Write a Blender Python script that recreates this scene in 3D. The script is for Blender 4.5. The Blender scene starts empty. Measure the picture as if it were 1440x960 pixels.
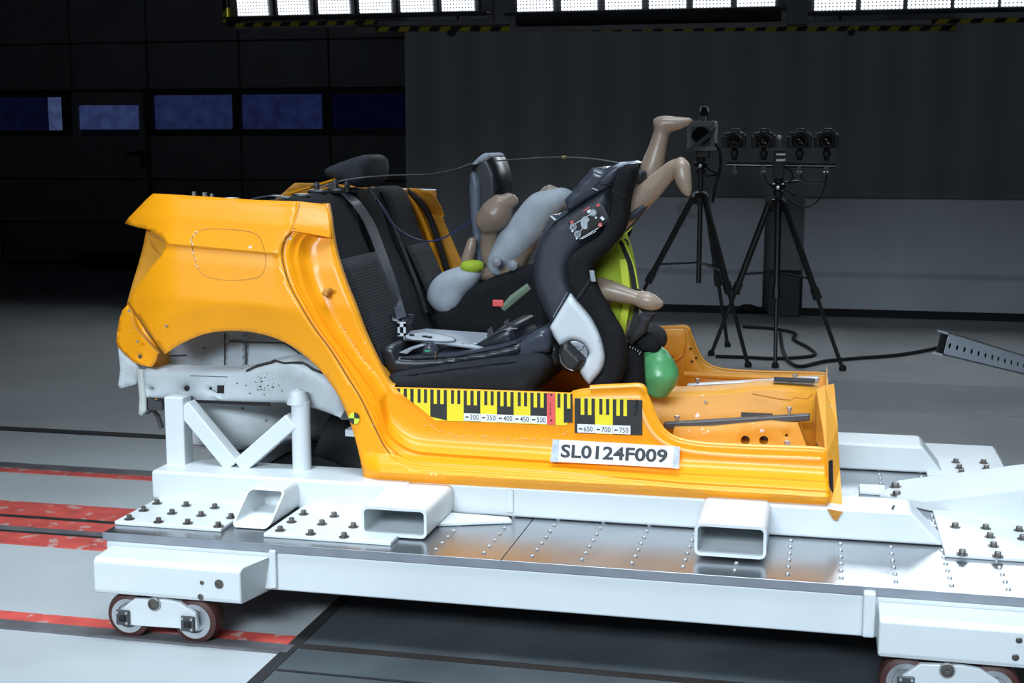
import bpy, bmesh, math, random
import numpy as np
from mathutils import Vector, Matrix
from mathutils.geometry import delaunay_2d_cdt
random.seed(7)
S = bpy.context.scene
COL = S.collection

# ------------------------------------------------------------------ camera
F = 1900.0; YAW = math.radians(13.05); PIT = math.radians(8.38)
CAM = Vector((0.861, -3.627, 1.32))
FW = Vector((-math.sin(YAW)*math.cos(PIT), math.cos(YAW)*math.cos(PIT), -math.sin(PIT)))
RT = Vector((math.cos(YAW), math.sin(YAW), 0)); UP = RT.cross(FW)
cd = bpy.data.cameras.new('camera'); cam = bpy.data.objects.new('camera', cd); COL.objects.link(cam)
cd.sensor_width = 36; cd.sensor_fit = 'HORIZONTAL'; cd.lens = F/1440*36; cd.clip_start = .05; cd.clip_end = 100
cam.matrix_world = Matrix(((RT.x, UP.x, -FW.x, CAM.x), (RT.y, UP.y, -FW.y, CAM.y), (RT.z, UP.z, -FW.z, CAM.z), (0, 0, 0, 1)))
S.camera = cam

# ------------------------------------------------------------------ world, lights, exposure
w = bpy.data.worlds.new('hall_night'); S.world = w; w.use_nodes = True
w.node_tree.nodes['Background'].inputs[0].default_value = (.35, .45, .8, 1)
w.node_tree.nodes['Background'].inputs[1].default_value = .01
def area(name, loc, target, sx, sy, power, spread, col=(.74, .88, 1)):
    l = bpy.data.lights.new(name, 'AREA'); l.shape = 'RECTANGLE'; l.size = sx; l.size_y = sy
    l.energy = power; l.spread = math.radians(spread); l.color = col
    o = bpy.data.objects.new(name, l); COL.objects.link(o); o.location = loc
    o.rotation_euler = (Vector(target)-Vector(loc)).to_track_quat('-Z', 'Y').to_euler()
    return o
area('ceiling_floodlight_front', (.2, -.9, 4.4), (.1, -.35, .3), 4.6, 1.5, 41, 54)
area('ceiling_floodlight_rear', (.4, 1.6, 4.6), (.2, .35, .3), 4.0, 1.4, 8, 50)
area('front_rig_floodlight', (-.2, -5.6, 3.0), (.1, -.3, .2), 6, .9, 54, 42)
S.view_settings.view_transform = 'Standard'; S.view_settings.look = 'None'
S.view_settings.gamma = 1; S.view_settings.use_curve_mapping = False
S.view_settings.exposure = 0.05

# ------------------------------------------------------------------ helpers
def ray(px, py): return FW + RT*((px-720)/F) + UP*((480-py)/F)
def P(px, py, Y):                       # point of the upright lengthwise plane at depth Y seen at a pixel
    r = ray(px, py); return CAM + r*((Y-CAM.y)/r.y)
def PZ(px, py, z):                      # point of a level plane
    r = ray(px, py); return CAM + r*((z-CAM.z)/r.z)

def tag(o, label=None, cat=None, group=None, kind=None):
    if label: o['label'] = label
    if cat: o['category'] = cat
    if group: o['group'] = group
    if kind: o['kind'] = kind
    return o
def thing(name, label, cat, loc=(0, 0, 0), group=None):
    o = bpy.data.objects.new(name, None); COL.objects.link(o); o.location = loc; o.empty_display_size = .05
    return tag(o, label, cat, group)
def world_off(o):
    v = Vector((0, 0, 0))
    while o is not None and o.type == 'EMPTY': v += o.location; o = o.parent
    return v
def link(name, me, mat, parent=None, smooth=30, bevel=0, seg=2, solid=0):
    o = bpy.data.objects.new(name, me); COL.objects.link(o)
    for m in (mat if isinstance(mat, (list, tuple)) else [mat]): me.materials.append(m)
    if smooth is not None:
        me.shade_smooth(); me.set_sharp_from_angle(angle=math.radians(smooth))
    else: me.shade_flat()
    if parent is not None:
        o.parent = parent; o.matrix_parent_inverse = Matrix.Translation(-world_off(parent))
    if solid:
        m = o.modifiers.new('thickness', 'SOLIDIFY'); m.thickness = abs(solid); m.offset = -1 if solid > 0 else 1
    if bevel:
        m = o.modifiers.new('edge', 'BEVEL'); m.width = bevel; m.segments = seg; m.limit_method = 'ANGLE'; m.angle_limit = math.radians(40)
        m.harden_normals = True
    return o
class MB:
    def __init__(s): s.v = []; s.f = []; s.m = []
    def add(s, vs, fs, mi=0):
        n = len(s.v); s.v += [tuple(v) for v in vs]; s.f += [tuple(i+n for i in f) for f in fs]; s.m += [mi]*len(fs); return s
    def hexa(s, b, t, mi=0):            # two quads, bottom and top (same winding)
        return s.add(list(b)+list(t), [(3, 2, 1, 0), (4, 5, 6, 7), (0, 1, 5, 4), (1, 2, 6, 5), (2, 3, 7, 6), (3, 0, 4, 7)], mi)
    def box(s, x0, x1, y0, y1, z0, z1, mi=0):
        return s.hexa([(x0, y0, z0), (x1, y0, z0), (x1, y1, z0), (x0, y1, z0)], [(x0, y0, z1), (x1, y0, z1), (x1, y1, z1), (x0, y1, z1)], mi)
    def prism(s, pts, vec, mi=0):       # closed outline swept along vec
        n = len(pts); vec = Vector(vec); a = [Vector(p) for p in pts]
        s.add(a+[p+vec for p in a], [tuple(range(n)), tuple(range(2*n-1, n-1, -1))]+[(i, i+n, (i+1) % n+n, (i+1) % n) for i in range(n)], mi); return s
    def tube(s, path, r, seg=8, caps=True, flat=None, mi=0):
        path = [Vector(p) for p in path]; n = len(path)
        rr = r if isinstance(r, (list, tuple)) else [r]*n
        t0 = (path[1]-path[0]).normalized(); ref = Vector((0, 0, 1)) if abs(t0.z) < .9 else Vector((0, 1, 0))
        a = t0.cross(ref).normalized(); vs = []
        for i in range(n):
            t = (path[min(i+1, n-1)]-path[max(i-1, 0)]).normalized()
            a = (a - t*a.dot(t)).normalized(); b = t.cross(a)
            for k in range(seg):
                an = 2*math.pi*k/seg; vs.append(path[i]+a*math.cos(an)*rr[i]+b*math.sin(an)*rr[i])
        fs = [(i*seg+k, i*seg+(k+1) % seg, (i+1)*seg+(k+1) % seg, (i+1)*seg+k) for i in range(n-1) for k in range(seg)]
        if caps: fs += [tuple(range(seg-1, -1, -1)), tuple((n-1)*seg+k for k in range(seg))]
        return s.add(vs, fs, mi)
    def cyl(s, c, axis, r, h, seg=20, mi=0, r2=None):
        c = Vector(c); ax = Vector(axis).normalized(); return s.tube([c, c+ax*h], [r, r if r2 is None else r2], seg, True, None, mi)
    def lathe(s, c, axis, prof, seg=24, mi=0):   # prof = [(radius, along)], open at both ends unless the radius is ~0
        c = Vector(c); ax = Vector(axis).normalized()
        ref = Vector((0, 0, 1)) if abs(ax.z) < .9 else Vector((0, 1, 0)); a = ax.cross(ref).normalized(); b = ax.cross(a)
        vs = [c+ax*h+(a*math.cos(2*math.pi*k/seg)+b*math.sin(2*math.pi*k/seg))*max(r, 1e-5) for r, h in prof for k in range(seg)]
        fs = [(i*seg+k, i*seg+(k+1) % seg, (i+1)*seg+(k+1) % seg, (i+1)*seg+k) for i in range(len(prof)-1) for k in range(seg)]
        return s.add(vs, fs, mi)
    def ribbon(s, path, wv, th=.002, mi=0):      # a flat strap along path, width vector(s) wv
        path = [Vector(p) for p in path]; n = len(path); vs = []
        for i, p in enumerate(path):
            wi = Vector(wv[i] if isinstance(wv, list) else wv); t = (path[min(i+1, n-1)]-path[max(i-1, 0)]).normalized()
            nn = t.cross(wi).normalized()*th
            vs += [p-wi/2-nn/2, p+wi/2-nn/2, p+wi/2+nn/2, p-wi/2+nn/2]
        fs = [(i*4+k, i*4+(k+1) % 4, (i+1)*4+(k+1) % 4, (i+1)*4+k) for i in range(n-1) for k in range(4)]+[(3, 2, 1, 0), tuple((n-1)*4+k for k in range(4))]
        return s.add(vs, fs, mi)
    def mesh(s, name):
        me = bpy.data.meshes.new(name); me.from_pydata(s.v, [], s.f); me.polygons.foreach_set('material_index', s.m)
        bm = bmesh.new(); bm.from_mesh(me); bmesh.ops.recalc_face_normals(bm, faces=bm.faces); bm.to_mesh(me); bm.free(); me.update(); return me
    def build(s, name, mat, parent=None, **k): return link(name, s.mesh(name), mat, parent, **k)
def smoothline(pts, n=8, closed=False):
    pts = [Vector(p) for p in pts]; out = []; m = len(pts)
    rng = range(m) if closed else range(m-1)
    for i in rng:
        if closed: p0, p1, p2, p3 = pts[(i-1) % m], pts[i], pts[(i+1) % m], pts[(i+2) % m]
        else: p0, p1, p2, p3 = pts[max(i-1, 0)], pts[i], pts[i+1], pts[min(i+2, m-1)]
        for k in range(n):
            t = k/n; out.append(.5*((2*p1)+(p2-p0)*t+(2*p0-5*p1+4*p2-p3)*t*t+(3*p1-p0-3*p2+p3)*t**3))
    if not closed: out.append(pts[-1])
    return out
def sm2(pts, n=4): return [(p.x, p.y) for p in smoothline([(a, b, 0) for a, b in pts], n)]
def sm2c(pts, n=4): return [(p.x, p.y) for p in smoothline([(a, b, 0) for a, b in pts], n, True)]
def seg_dist(Q, line, closed=False, signed=False):
    Q = np.asarray(Q, float); L = np.asarray(line, float)
    if closed: L = np.vstack([L, L[:1]])
    best = np.full(len(Q), 1e9); sg = np.ones(len(Q))
    for a, b in zip(L[:-1], L[1:]):
        d = b-a; l2 = max(d@d, 1e-12); t = np.clip(((Q-a)@d)/l2, 0, 1); pr = a+t[:, None]*d
        e = Q-pr; dist = np.hypot(e[:, 0], e[:, 1]); m = dist < best-1e-9
        best = np.where(m, dist, best); cr = d[0]*(Q[:, 1]-a[1])-d[1]*(Q[:, 0]-a[0]); sg = np.where(m, np.sign(cr), sg)
    return best*sg if signed else best
def inside(Q, poly):
    Q = np.asarray(Q, float); x, y = Q[:, 0], Q[:, 1]; r = np.zeros(len(Q), bool); n = len(poly)
    for i in range(n):
        x1, y1 = poly[i]; x2, y2 = poly[(i+1) % n]
        if y1 == y2: continue
        c = ((y1 > y) != (y2 > y)) & (x < (x2-x1)*(y-y1)/(y2-y1)+x1); r ^= c
    return r
def densify(poly, step, closed=True):
    out = []; n = len(poly)
    for i in range(n if closed else n-1):
        a, b = poly[i], poly[(i+1) % n]; k = max(1, int(math.hypot(b[0]-a[0], b[1]-a[1])/step))
        out += [(a[0]+(b[0]-a[0])*j/k, a[1]+(b[1]-a[1])*j/k) for j in range(k)]
    if not closed: out.append(poly[-1])
    return out
def triangulate(outline, step, extra=(), holes=()):
    ol = densify(outline, step); hl = [densify(h, step) for h in holes]
    xs = [p[0] for p in ol]; ys = [p[1] for p in ol]
    g = [(x+(.5*step if j % 2 else 0), y) for j, y in enumerate(np.arange(min(ys), max(ys), step*.87)) for x in np.arange(min(xs), max(xs), step)]
    g = np.array(g); k = inside(g, ol) & (seg_dist(g, ol, True) > step*.55)
    ex = np.array([p for p in extra]) if len(extra) else np.zeros((0, 2))
    if len(ex):
        ke = inside(ex, ol) & (seg_dist(ex, ol, True) > 1.0); ex = ex[ke]
        for i in range(0, len(ex)):
            k &= (np.abs(g[:, 0]-ex[i, 0]) > step*.45) | (np.abs(g[:, 1]-ex[i, 1]) > step*.45)
    for h in hl: k &= ~inside(g, h) & (seg_dist(g, h, True) > step*.55)
    pts = list(ol); edges = [(i, (i+1) % len(ol)) for i in range(len(ol))]
    for h in hl:
        n = len(pts); pts += h; edges += [(n+i, n+(i+1) % len(h)) for i in range(len(h))]
    pts += [tuple(p) for p in ex]+[tuple(p) for p in g[k]]
    r = delaunay_2d_cdt([Vector(p) for p in pts], edges, [], 0, 1e-4)
    V = np.array([(v.x, v.y) for v in r[0]]); T = [tuple(t) for t in r[2]]
    c = np.array([V[list(t)].mean(0) for t in T]); ok = inside(c, ol)
    for h in hl: ok &= ~inside(c, h)
    T = [t for t, o in zip(T, ok) if o]
    out = []
    for t in T:                          # pixel rows grow downwards: this winding faces the camera side
        a, b, c_ = V[t[0]], V[t[1]], V[t[2]]; cr = (b[0]-a[0])*(c_[1]-a[1])-(b[1]-a[1])*(c_[0]-a[0])
        if abs(cr) > 1e-6: out.append(t if cr < 0 else (t[0], t[2], t[1]))
    return V, out, ol
def sheet(name, outline, Yf, mat, parent=None, step=6, solid=.004, extra=(), holes=(), smooth=35, relax=0):
    V, T, ol = triangulate(outline, step, extra, holes)
    Y = Yf(V) if callable(Yf) else np.full(len(V), Yf)
    if relax:                            # even out the depth between neighbours, rim kept
        E_ = np.array([e for t in T for e in ((t[0], t[1]), (t[1], t[2]), (t[2], t[0]))]); E_ = np.vstack([E_, E_[:, ::-1]])
        free = seg_dist(V, ol, True) > 1.0; n_ = np.bincount(E_[:, 0], minlength=len(V)).clip(1)
        for _ in range(relax): Y = np.where(free, .4*Y+.6*np.bincount(E_[:, 0], weights=Y[E_[:, 1]], minlength=len(V))/n_, Y)
    me = bpy.data.meshes.new(name); me.from_pydata([tuple(P(x, y, yy)) for (x, y), yy in zip(V, Y)], [], T); me.update()
    return link(name, me, mat, parent, smooth=smooth, solid=solid)
def pillow(name, outline, Y0, Y1, mat, parent=None, h0=.02, h1=.0, R=10, step=5, smooth=50, holes=()):
    """solid between depths Y0 and Y1 with the outline seen at Y0; both faces swell by h0 / h1 over R pixels from the rim"""
    V, T, ol = triangulate(outline, step, (), holes); n = len(V)
    d = seg_dist(V, ol, True)
    for h in holes: d = np.minimum(d, seg_dist(V, h, True))
    q = np.sqrt(np.clip(1-(1-np.clip(d/R, 0, 1))**2, 0, 1))
    A = [P(x, y, Y0) for x, y in V]
    vs = [(a.x, Y0-h0*k, a.z) for a, k in zip(A, q)]+[(a.x, Y1+h1*k, a.z) for a, k in zip(A, q)]
    fs = list(T)+[(a+n, c+n, b+n) for a, b, c in T]
    cnt = {}
    for t in T:
        for a, b in ((t[0], t[1]), (t[1], t[2]), (t[2], t[0])): cnt[(a, b)] = 1
    fs += [(b, a, a+n, b+n) for a, b in cnt if (b, a) not in cnt]
    me = bpy.data.meshes.new(name); me.from_pydata(vs, [], fs)
    bm = bmesh.new(); bm.from_mesh(me); bmesh.ops.recalc_face_normals(bm, faces=bm.faces); bm.to_mesh(me); bm.free()
    return link(name, me, mat, parent, smooth=smooth)
def fused(name, mb, mat, parent=None, voxel=.008, it=6):   # shapes melted into one continuous skin
    o = bpy.data.objects.new('tmp', mb.mesh('tmp')); COL.objects.link(o)
    r = o.modifiers.new('r', 'REMESH'); r.mode = 'VOXEL'; r.voxel_size = voxel
    s = o.modifiers.new('s', 'SMOOTH'); s.iterations = it; s.factor = .5
    dg = bpy.context.evaluated_depsgraph_get(); me = bpy.data.meshes.new_from_object(o.evaluated_get(dg))
    me.name = name; me.materials.clear(); bpy.data.objects.remove(o)
    return link(name, me, mat, parent, smooth=180)
def lettering(name, body, origin, right, up, height, mat, parent=None, bold=0, out=.0006, align='LEFT', width=None):
    c = bpy.data.curves.new('t', 'FONT'); c.body = body; c.size = 1; c.offset = bold; c.align_x = align; c.resolution_u = 3
    o = bpy.data.objects.new('t', c); COL.objects.link(o); bpy.context.view_layer.update()
    me = bpy.data.meshes.new_from_object(o.evaluated_get(bpy.context.evaluated_depsgraph_get())); bpy.data.objects.remove(o)
    xs = [v.co.x for v in me.vertices]; ys = [v.co.y for v in me.vertices]; k = height/max(max(ys)-min(ys), 1e-6); kx = k
    if width: kx = width/(max(xs)-min(xs))
    x0 = min(xs) if align == 'LEFT' else 0
    right = Vector(right).normalized(); up = Vector(up).normalized(); n = right.cross(up).normalized()
    for v in me.vertices: v.co = Vector(origin)+right*((v.co.x-x0)*kx)+up*((v.co.y-min(ys))*k)+n*out
    me.name = name; me.materials.clear(); me.update()
    return link(name, me, mat, parent, smooth=None)
def copy_tree(o, off, parent=None, label=None, group=None):
    c = o.copy(); COL.objects.link(c); c.parent = parent
    if parent is None: c.location = Vector(o.location)+Vector(off)
    if label: c['label'] = label
    if group: c['group'] = group
    for ch in [x for x in bpy.data.objects if x.parent == o]:
        k = copy_tree(ch, off, c); k.matrix_parent_inverse = ch.matrix_parent_inverse.copy()
    return c

# ------------------------------------------------------------------ materials
def mat(name, col, rough=.5, metal=0, var=.0, scale=8, bump=0, bscale=80, spec=.5, coat=0, emit=None, estr=0, col2=None, patch=None, alpha=1):
    m = bpy.data.materials.new(name); m.use_nodes = True; nt = m.node_tree; b = nt.nodes['Principled BSDF']
    b.inputs['Base Color'].default_value = (*col, 1); b.inputs['Roughness'].default_value = rough; b.inputs['Metallic'].default_value = metal
    b.inputs['Specular IOR Level'].default_value = spec; b.inputs['Coat Weight'].default_value = coat; b.inputs['Coat Roughness'].default_value = .08
    tc = nt.nodes.new('ShaderNodeTexCoord')
    def noise(sc, det=4):
        n = nt.nodes.new('ShaderNodeTexNoise'); n.inputs['Scale'].default_value = sc; n.inputs['Detail'].default_value = det
        nt.links.new(tc.outputs['Object'], n.inputs['Vector']); return n
    src = None
    if var or col2:
        n = noise(scale); r = nt.nodes.new('ShaderNodeValToRGB'); c2 = col2 or tuple(max(0, c*(1-var)) for c in col)
        r.color_ramp.elements[0].position = .35; r.color_ramp.elements[1].position = .65
        r.color_ramp.elements[0].color = (*c2, 1); r.color_ramp.elements[1].color = (*col, 1)
        nt.links.new(n.outputs['Fac'], r.inputs['Fac']); src = r.outputs['Color']
    if patch:                            # chips and stains: (colour, noise scale, threshold)
        pc, ps, th = patch; n = noise(ps, 6); r = nt.nodes.new('ShaderNodeValToRGB')
        r.color_ramp.elements[0].position = th; r.color_ramp.elements[1].position = th+.02
        r.color_ramp.elements[0].color = (0, 0, 0, 1); r.color_ramp.elements[1].color = (1, 1, 1, 1)
        nt.links.new(n.outputs['Fac'], r.inputs['Fac']); mx = nt.nodes.new('ShaderNodeMixRGB')
        nt.links.new(r.outputs['Color'], mx.inputs['Fac']); mx.inputs['Color2'].default_value = (*pc, 1)
        if src: nt.links.new(src, mx.inputs['Color1'])
        else: mx.inputs['Color1'].default_value = (*col, 1)
        src = mx.outputs['Color']
    if src: nt.links.new(src, b.inputs['Base Color'])
    if bump:
        n = noise(bscale); bp = nt.nodes.new('ShaderNodeBump'); bp.inputs['Strength'].default_value = bump; bp.inputs['Distance'].default_value = .002
        nt.links.new(n.outputs['Fac'], bp.inputs['Height']); nt.links.new(bp.outputs['Normal'], b.inputs['Normal'])
    if emit: b.inputs['Emission Color'].default_value = (*emit, 1); b.inputs['Emission Strength'].default_value = estr
    return m
def wave_mat(name, c1, c2, scale, axis='X', diag=None, rough=.6, bump=0, sharp=True):
    m = bpy.data.materials.new(name); m.use_nodes = True; nt = m.node_tree; b = nt.nodes['Principled BSDF']; b.inputs['Roughness'].default_value = rough
    tc = nt.nodes.new('ShaderNodeTexCoord'); dp = nt.nodes.new('ShaderNodeVectorMath'); dp.operation = 'DOT_PRODUCT'
    v = diag or {'X': (1, 0, 0), 'Y': (0, 1, 0), 'Z': (0, 0, 1)}[axis]; dp.inputs[1].default_value = Vector(v)*scale
    nt.links.new(tc.outputs['Object'], dp.inputs[0]); fr = nt.nodes.new('ShaderNodeMath'); fr.operation = 'FRACT'; nt.links.new(dp.outputs['Value'], fr.inputs[0])
    r = nt.nodes.new('ShaderNodeValToRGB'); r.color_ramp.interpolation = 'CONSTANT' if sharp else 'LINEAR'
    e = r.color_ramp.elements; e[0].position = 0; e[0].color = (*c1, 1); e[1].position = .5; e[1].color = (*c2, 1)
    if not sharp: n = e.new(1.0); n.color = (*c1, 1)
    nt.links.new(fr.outputs[0], r.inputs['Fac']); nt.links.new(r.outputs['Color'], b.inputs['Base Color'])
    if bump:
        bp = nt.nodes.new('ShaderNodeBump'); bp.inputs['Strength'].default_value = bump; bp.inputs['Distance'].default_value = .002
        pp = nt.nodes.new('ShaderNodeMath'); pp.operation = 'PINGPONG'; pp.inputs[1].default_value = .5; nt.links.new(dp.outputs['Value'], pp.inputs[0])
        nt.links.new(pp.outputs[0], bp.inputs['Height']); nt.links.new(bp.outputs['Normal'], b.inputs['Normal'])
    return m
M = dict(
    orange=mat('orange_paint', (.95, .355, .008), .36, 0, .05, 5, 0, 80, .32, .12, patch=((.75, .62, .45), 30, .74)),
    orange_in=mat('orange_inner_paint', (.80, .34, .03), .5, 0, .1, 6, patch=((.8, .75, .68), 26, .69)),
    orange_old=mat('stained_orange_paint', (.62, .25, .025), .55, 0, .35, 14),
    primer=mat('grey_primer', (.60, .64, .66), .5, 0, .3, 7, .2, 60, patch=((.07, .07, .07), 22, .70)),
    undercoat=mat('dirty_undercoat', (.34, .37, .39), .6, 0, .35, 6, .3, 60, patch=((.06, .06, .06), 20, .68)),
    seam=mat('seam_sealer', (.03, .03, .03), .8),
    white=mat('white_machine_paint', (.66, .69, .70), .35, 0, .06, 4, patch=((.35, .36, .37), 24, .76)),
    steel=mat('brushed_deck_steel', (.44, .455, .48), .27, .95, .18, 5),
    deckedge=mat('deck_edge', (.27, .285, .32), .45, .3, .15, 12),
    dsteel=mat('dark_steel', (.10, .10, .105), .45, .7),
    bolt=mat('bolt_steel', (.16, .145, .13), .4, .85),
    chrome=mat('bright_steel', (.72, .72, .72), .2, 1),
    zinc=mat('zinc', (.55, .56, .58), .35, .8),
    concrete=mat('floor_concrete', (.43, .45, .455), .75, 0, .16, 1.3, .1, 40, .3, patch=((.30, .31, .30), 2.3, .70)),
    floorplate=mat('floor_steel_plate', (.10, .115, .125), .5, .3, .4, 2.5),
    red=mat('red_floor_tape', (.64, .085, .065), .6, 0, .3, 12, patch=((.50, .26, .23), 16, .60)),
    railsteel=mat('floor_rail_steel', (.20, .19, .20), .5, .4, .35, 9),
    black=mat('black_slot', (.006, .006, .007), .8),
    blkplastic=mat('black_plastic', (.018, .020, .024), .32, 0, 0, 8, .12, 500),
    bluplastic=mat('blue_black_plastic', (.045, .050, .066), .26),
    shellfab=mat('charcoal_shell', (.026, .030, .041), .55, 0, .1, 20, .15, 600),
    fabric=mat('black_fabric', (.012, .012, .014), .9, 0, .25, 60, .35, 700, .2),
    seatfab=mat('seat_cloth', (.015, .0165, .020), .85, 0, .2, 50, .3, 600, .25),
    ribfab=wave_mat('ribbed_seat_cloth', (.010, .011, .013), (.024, .026, .031), 110, 'Z', None, .85, .6, False),
    belt=wave_mat('belt_webbing', (.014, .016, .022), (.055, .068, .095), 55, 'Y', None, .45, .2, False),
    beltd=mat('dark_webbing', (.012, .012, .014), .7, 0, .2, 80),
    tray=mat('silver_grey_plastic', (.30, .325, .37), .3, 0, .12, 16),
    whitep=mat('white_plastic', (.60, .635, .67), .35),
    skin=mat('dummy_vinyl', (.31, .225, .165), .33, 0, .08, 6, .05, 90),
    hgreen=mat('green_face_paint', (.11, .40, .155), .32, 0, .35, 9),
    lime=mat('lime_fabric', (.42, .56, .028), .75, 0, .2, 12, .3, 300),
    limet=mat('yellow_green_tape', (.62, .72, .05), .6),
    greyfab=mat('pale_grey_fabric', (.42, .46, .51), .85, 0, .15, 18, .3, 300),
    yellow=mat('ruler_yellow', (.86, .70, .02), .5, 0, .05, 30),
    rblack=mat('ruler_black', (.022, .022, .02), .6, 0, .2, 60),
    paper=mat('white_label', (.82, .83, .84), .5),
    print=mat('black_print', (.018, .018, .02), .6),
    rred=mat('ruler_red', (.78, .10, .09), .5),
    gtape=mat('silver_tape', (.33, .35, .39), .45, .2, .3, 60),
    wallc=wave_mat('corrugated_cladding', (.44, .45, .47), (.35, .36, .38), 2.6, 'X', None, .85, .8, False),
    gate=mat('gate_panel', (.34, .36, .40), .65, 0, .1, 3),
    gatef=mat('gate_frame', (.07, .072, .078), .6),
    barrier=mat('barrier_white', (.52, .54, .58), .8, 0, .12, 2, patch=((.36, .37, .39), 3.5, .68)),
    hallwall=mat('dark_hall_wall', (.08, .08, .085), .9),
    rig=mat('rig_aluminium', (.20, .20, .22), .5, .3),
    rigdark=mat('rig_dark', (.03, .03, .033), .6),
    hazard=wave_mat('hazard_stripe', (.52, .44, .03), (.012, .012, .012), 6.5, diag=(1, 0, -.8), rough=.6),
    tripod=mat('tripod_black', (.012, .012, .013), .4),
    camblack=mat('camera_black', (.010, .010, .011), .45, 0, 0, 8, .3, 300),
    camgrey=mat('camera_grey', (.24, .25, .28), .5),
    glass=mat('lens_glass', (.012, .010, .012), .06, 0, 0, 8, 0, 80, .8),
    alu=mat('aluminium_profile', (.62, .66, .74), .4, .2),
    rubber=mat('rubber', (.012, .012, .012), .75),
    tyre=mat('red_brown_tyre', (.075, .022, .018), .45, 0, .3, 10),
    blue=mat('blue_wire', (.03, .05, .16), .4),
    wire=mat('wire_grey', (.10, .10, .11), .5),
    brass=mat('brass_tag', (.55, .45, .12), .35, .6),
    ledgrn=mat('green_indicator', (.02, .30, .16), .4),
)
def led_mat(nx, ny, strength):
    m = bpy.data.materials.new('led_array'); m.use_nodes = True; nt = m.node_tree; b = nt.nodes['Principled BSDF']
    b.inputs['Base Color'].default_value = (.25, .25, .30, 1); b.inputs['Roughness'].default_value = .3
    tc = nt.nodes.new('ShaderNodeTexCoord'); mp = nt.nodes.new('ShaderNodeMapping'); mp.inputs['Scale'].default_value = (nx, 0, ny)
    nt.links.new(tc.outputs['Generated'], mp.inputs['Vector']); fr = nt.nodes.new('ShaderNodeVectorMath'); fr.operation = 'FRACTION'; nt.links.new(mp.outputs[0], fr.inputs[0])
    sb = nt.nodes.new('ShaderNodeVectorMath'); sb.operation = 'DISTANCE'; sb.inputs[1].default_value = (.5, 0, .5); nt.links.new(fr.outputs[0], sb.inputs[0])
    mr = nt.nodes.new('ShaderNodeMapRange'); mr.inputs['From Min'].default_value = .18; mr.inputs['From Max'].default_value = .44
    mr.inputs['To Min'].default_value = strength; mr.inputs['To Max'].default_value = strength*.012; nt.links.new(sb.outputs['Value'], mr.inputs['Value'])
    b.inputs['Emission Color'].default_value = (.84, .93, 1, 1); nt.links.new(mr.outputs[0], b.inputs['Emission Strength'])
    return m
def pane_mat(name, col, s):
    m = mat(name, (.02, .03, .06), .15, emit=col, estr=s); nt = m.node_tree; b = nt.nodes['Principled BSDF']
    tc = nt.nodes.new('ShaderNodeTexCoord'); n = nt.nodes.new('ShaderNodeTexNoise'); n.inputs['Scale'].default_value = 9; n.inputs['Detail'].default_value = 8
    nt.links.new(tc.outputs['Object'], n.inputs['Vector']); r = nt.nodes.new('ShaderNodeMapRange')
    r.inputs['From Min'].default_value = .35; r.inputs['From Max'].default_value = .8; r.inputs['To Min'].default_value = s*.55; r.inputs['To Max'].default_value = s*1.05
    nt.links.new(n.outputs['Fac'], r.inputs['Value']); nt.links.new(r.outputs[0], b.inputs['Emission Strength']); return m

# ================================================================== the hall
st = lambda o: tag(o, kind='structure')
FL = st(MB().box(-12, 9, -8, 11, -.2, 0).build('floor', M['concrete'], smooth=None))
st(MB().box(-12, 9, -8, 11, 6.6, 6.8).build('ceiling', M['hallwall'], smooth=None))
st(MB().box(-12.2, -12, -8, 11, 0, 6.6).build('wall_left', M['hallwall'], smooth=None))
st(MB().box(9, 9.2, -8, 11, 0, 6.6).build('wall_right', M['hallwall'], smooth=None))
st(MB().box(-12, 9, -8.2, -8, 0, 6.6).build('wall_front', M['hallwall'], smooth=None))
XW = P(570, 130, 7.6).x
st(MB().box(XW, 9, 7.6, 7.8, 0, 6.6).build('wall_back', M['wallc'], smooth=None))
st(MB().box(XW, XW+.2, 7.8, 9.8, 0, 6.6).build('wall_return', M['hallwall'], smooth=None))
# sectional gate, far left
GY = 9.6; gx = lambda px, py=150: P(px, py, GY).x
GW = st(MB().box(-12, XW+.2, GY+.08, GY+.25, 0, 6.6).build('wall_back_gate', M['gatef'], smooth=None))
zrow = [0.03, .46, .93, 1.40, 1.87, 2.36, 2.9, 3.45, 4.0]
cols = [gx(-130), gx(-10), gx(100), gx(207), gx(336), gx(462), gx(592), gx(700)]
for r in range(8):
    for c in range(7):
        if c == 2 and r < 4: continue
        if r == 3: continue
        o = MB().box(cols[c]+.012, cols[c+1]-.012, GY+.03, GY+.09, zrow[r]+.010, zrow[r+1]-.010).build('gate_panel', M['gate'], GW, smooth=None)
def window(n, x0, x1, z0, z1, panes, parent=None):
    fr = MB(); t = .05
    for a in ((x0-t, x1+t, z1, z1+t), (x0-t, x1+t, z0-t, z0), (x0-t, x0, z0, z1), (x1, x1+t, z0, z1)): fr.box(a[0], a[1], GY-.01, GY+.08, a[2], a[3])
    f = fr.build('window_%d' % n, M['gatef'], parent, smooth=None); 
    if parent is None: st(f)
    for (a, b, m) in panes: MB().box(a, b, GY+.05, GY+.06, z0, z1).build('pane', m, f, smooth=None)
pd = [pane_mat('dusk_pane_%d' % i, c, s) for i, (c, s) in enumerate((((.10, .16, .75), .020), ((.28, .40, .95), .165), ((.22, .32, .95), .13), ((.16, .23, .80), .092), ((.13, .19, .75), .078), ((.05, .06, .6), .016)))]
Zt, Zb = P(300, 133.5, GY+.05).z, P(300, 181.5, GY+.05).z
x = lambda px: P(px, 158, GY+.05).x
window(1, x(-90), x(91), Zb-.01, Zt-.01, [(x(-90), x(68), pd[0]), (x(68), x(91), pd[1])])
window(2, x(218), x(330), Zb, Zt, [(x(218), x(330), pd[3])])
window(3, x(341), x(456), Zb, Zt, [(x(341), x(456), pd[4])])
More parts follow.
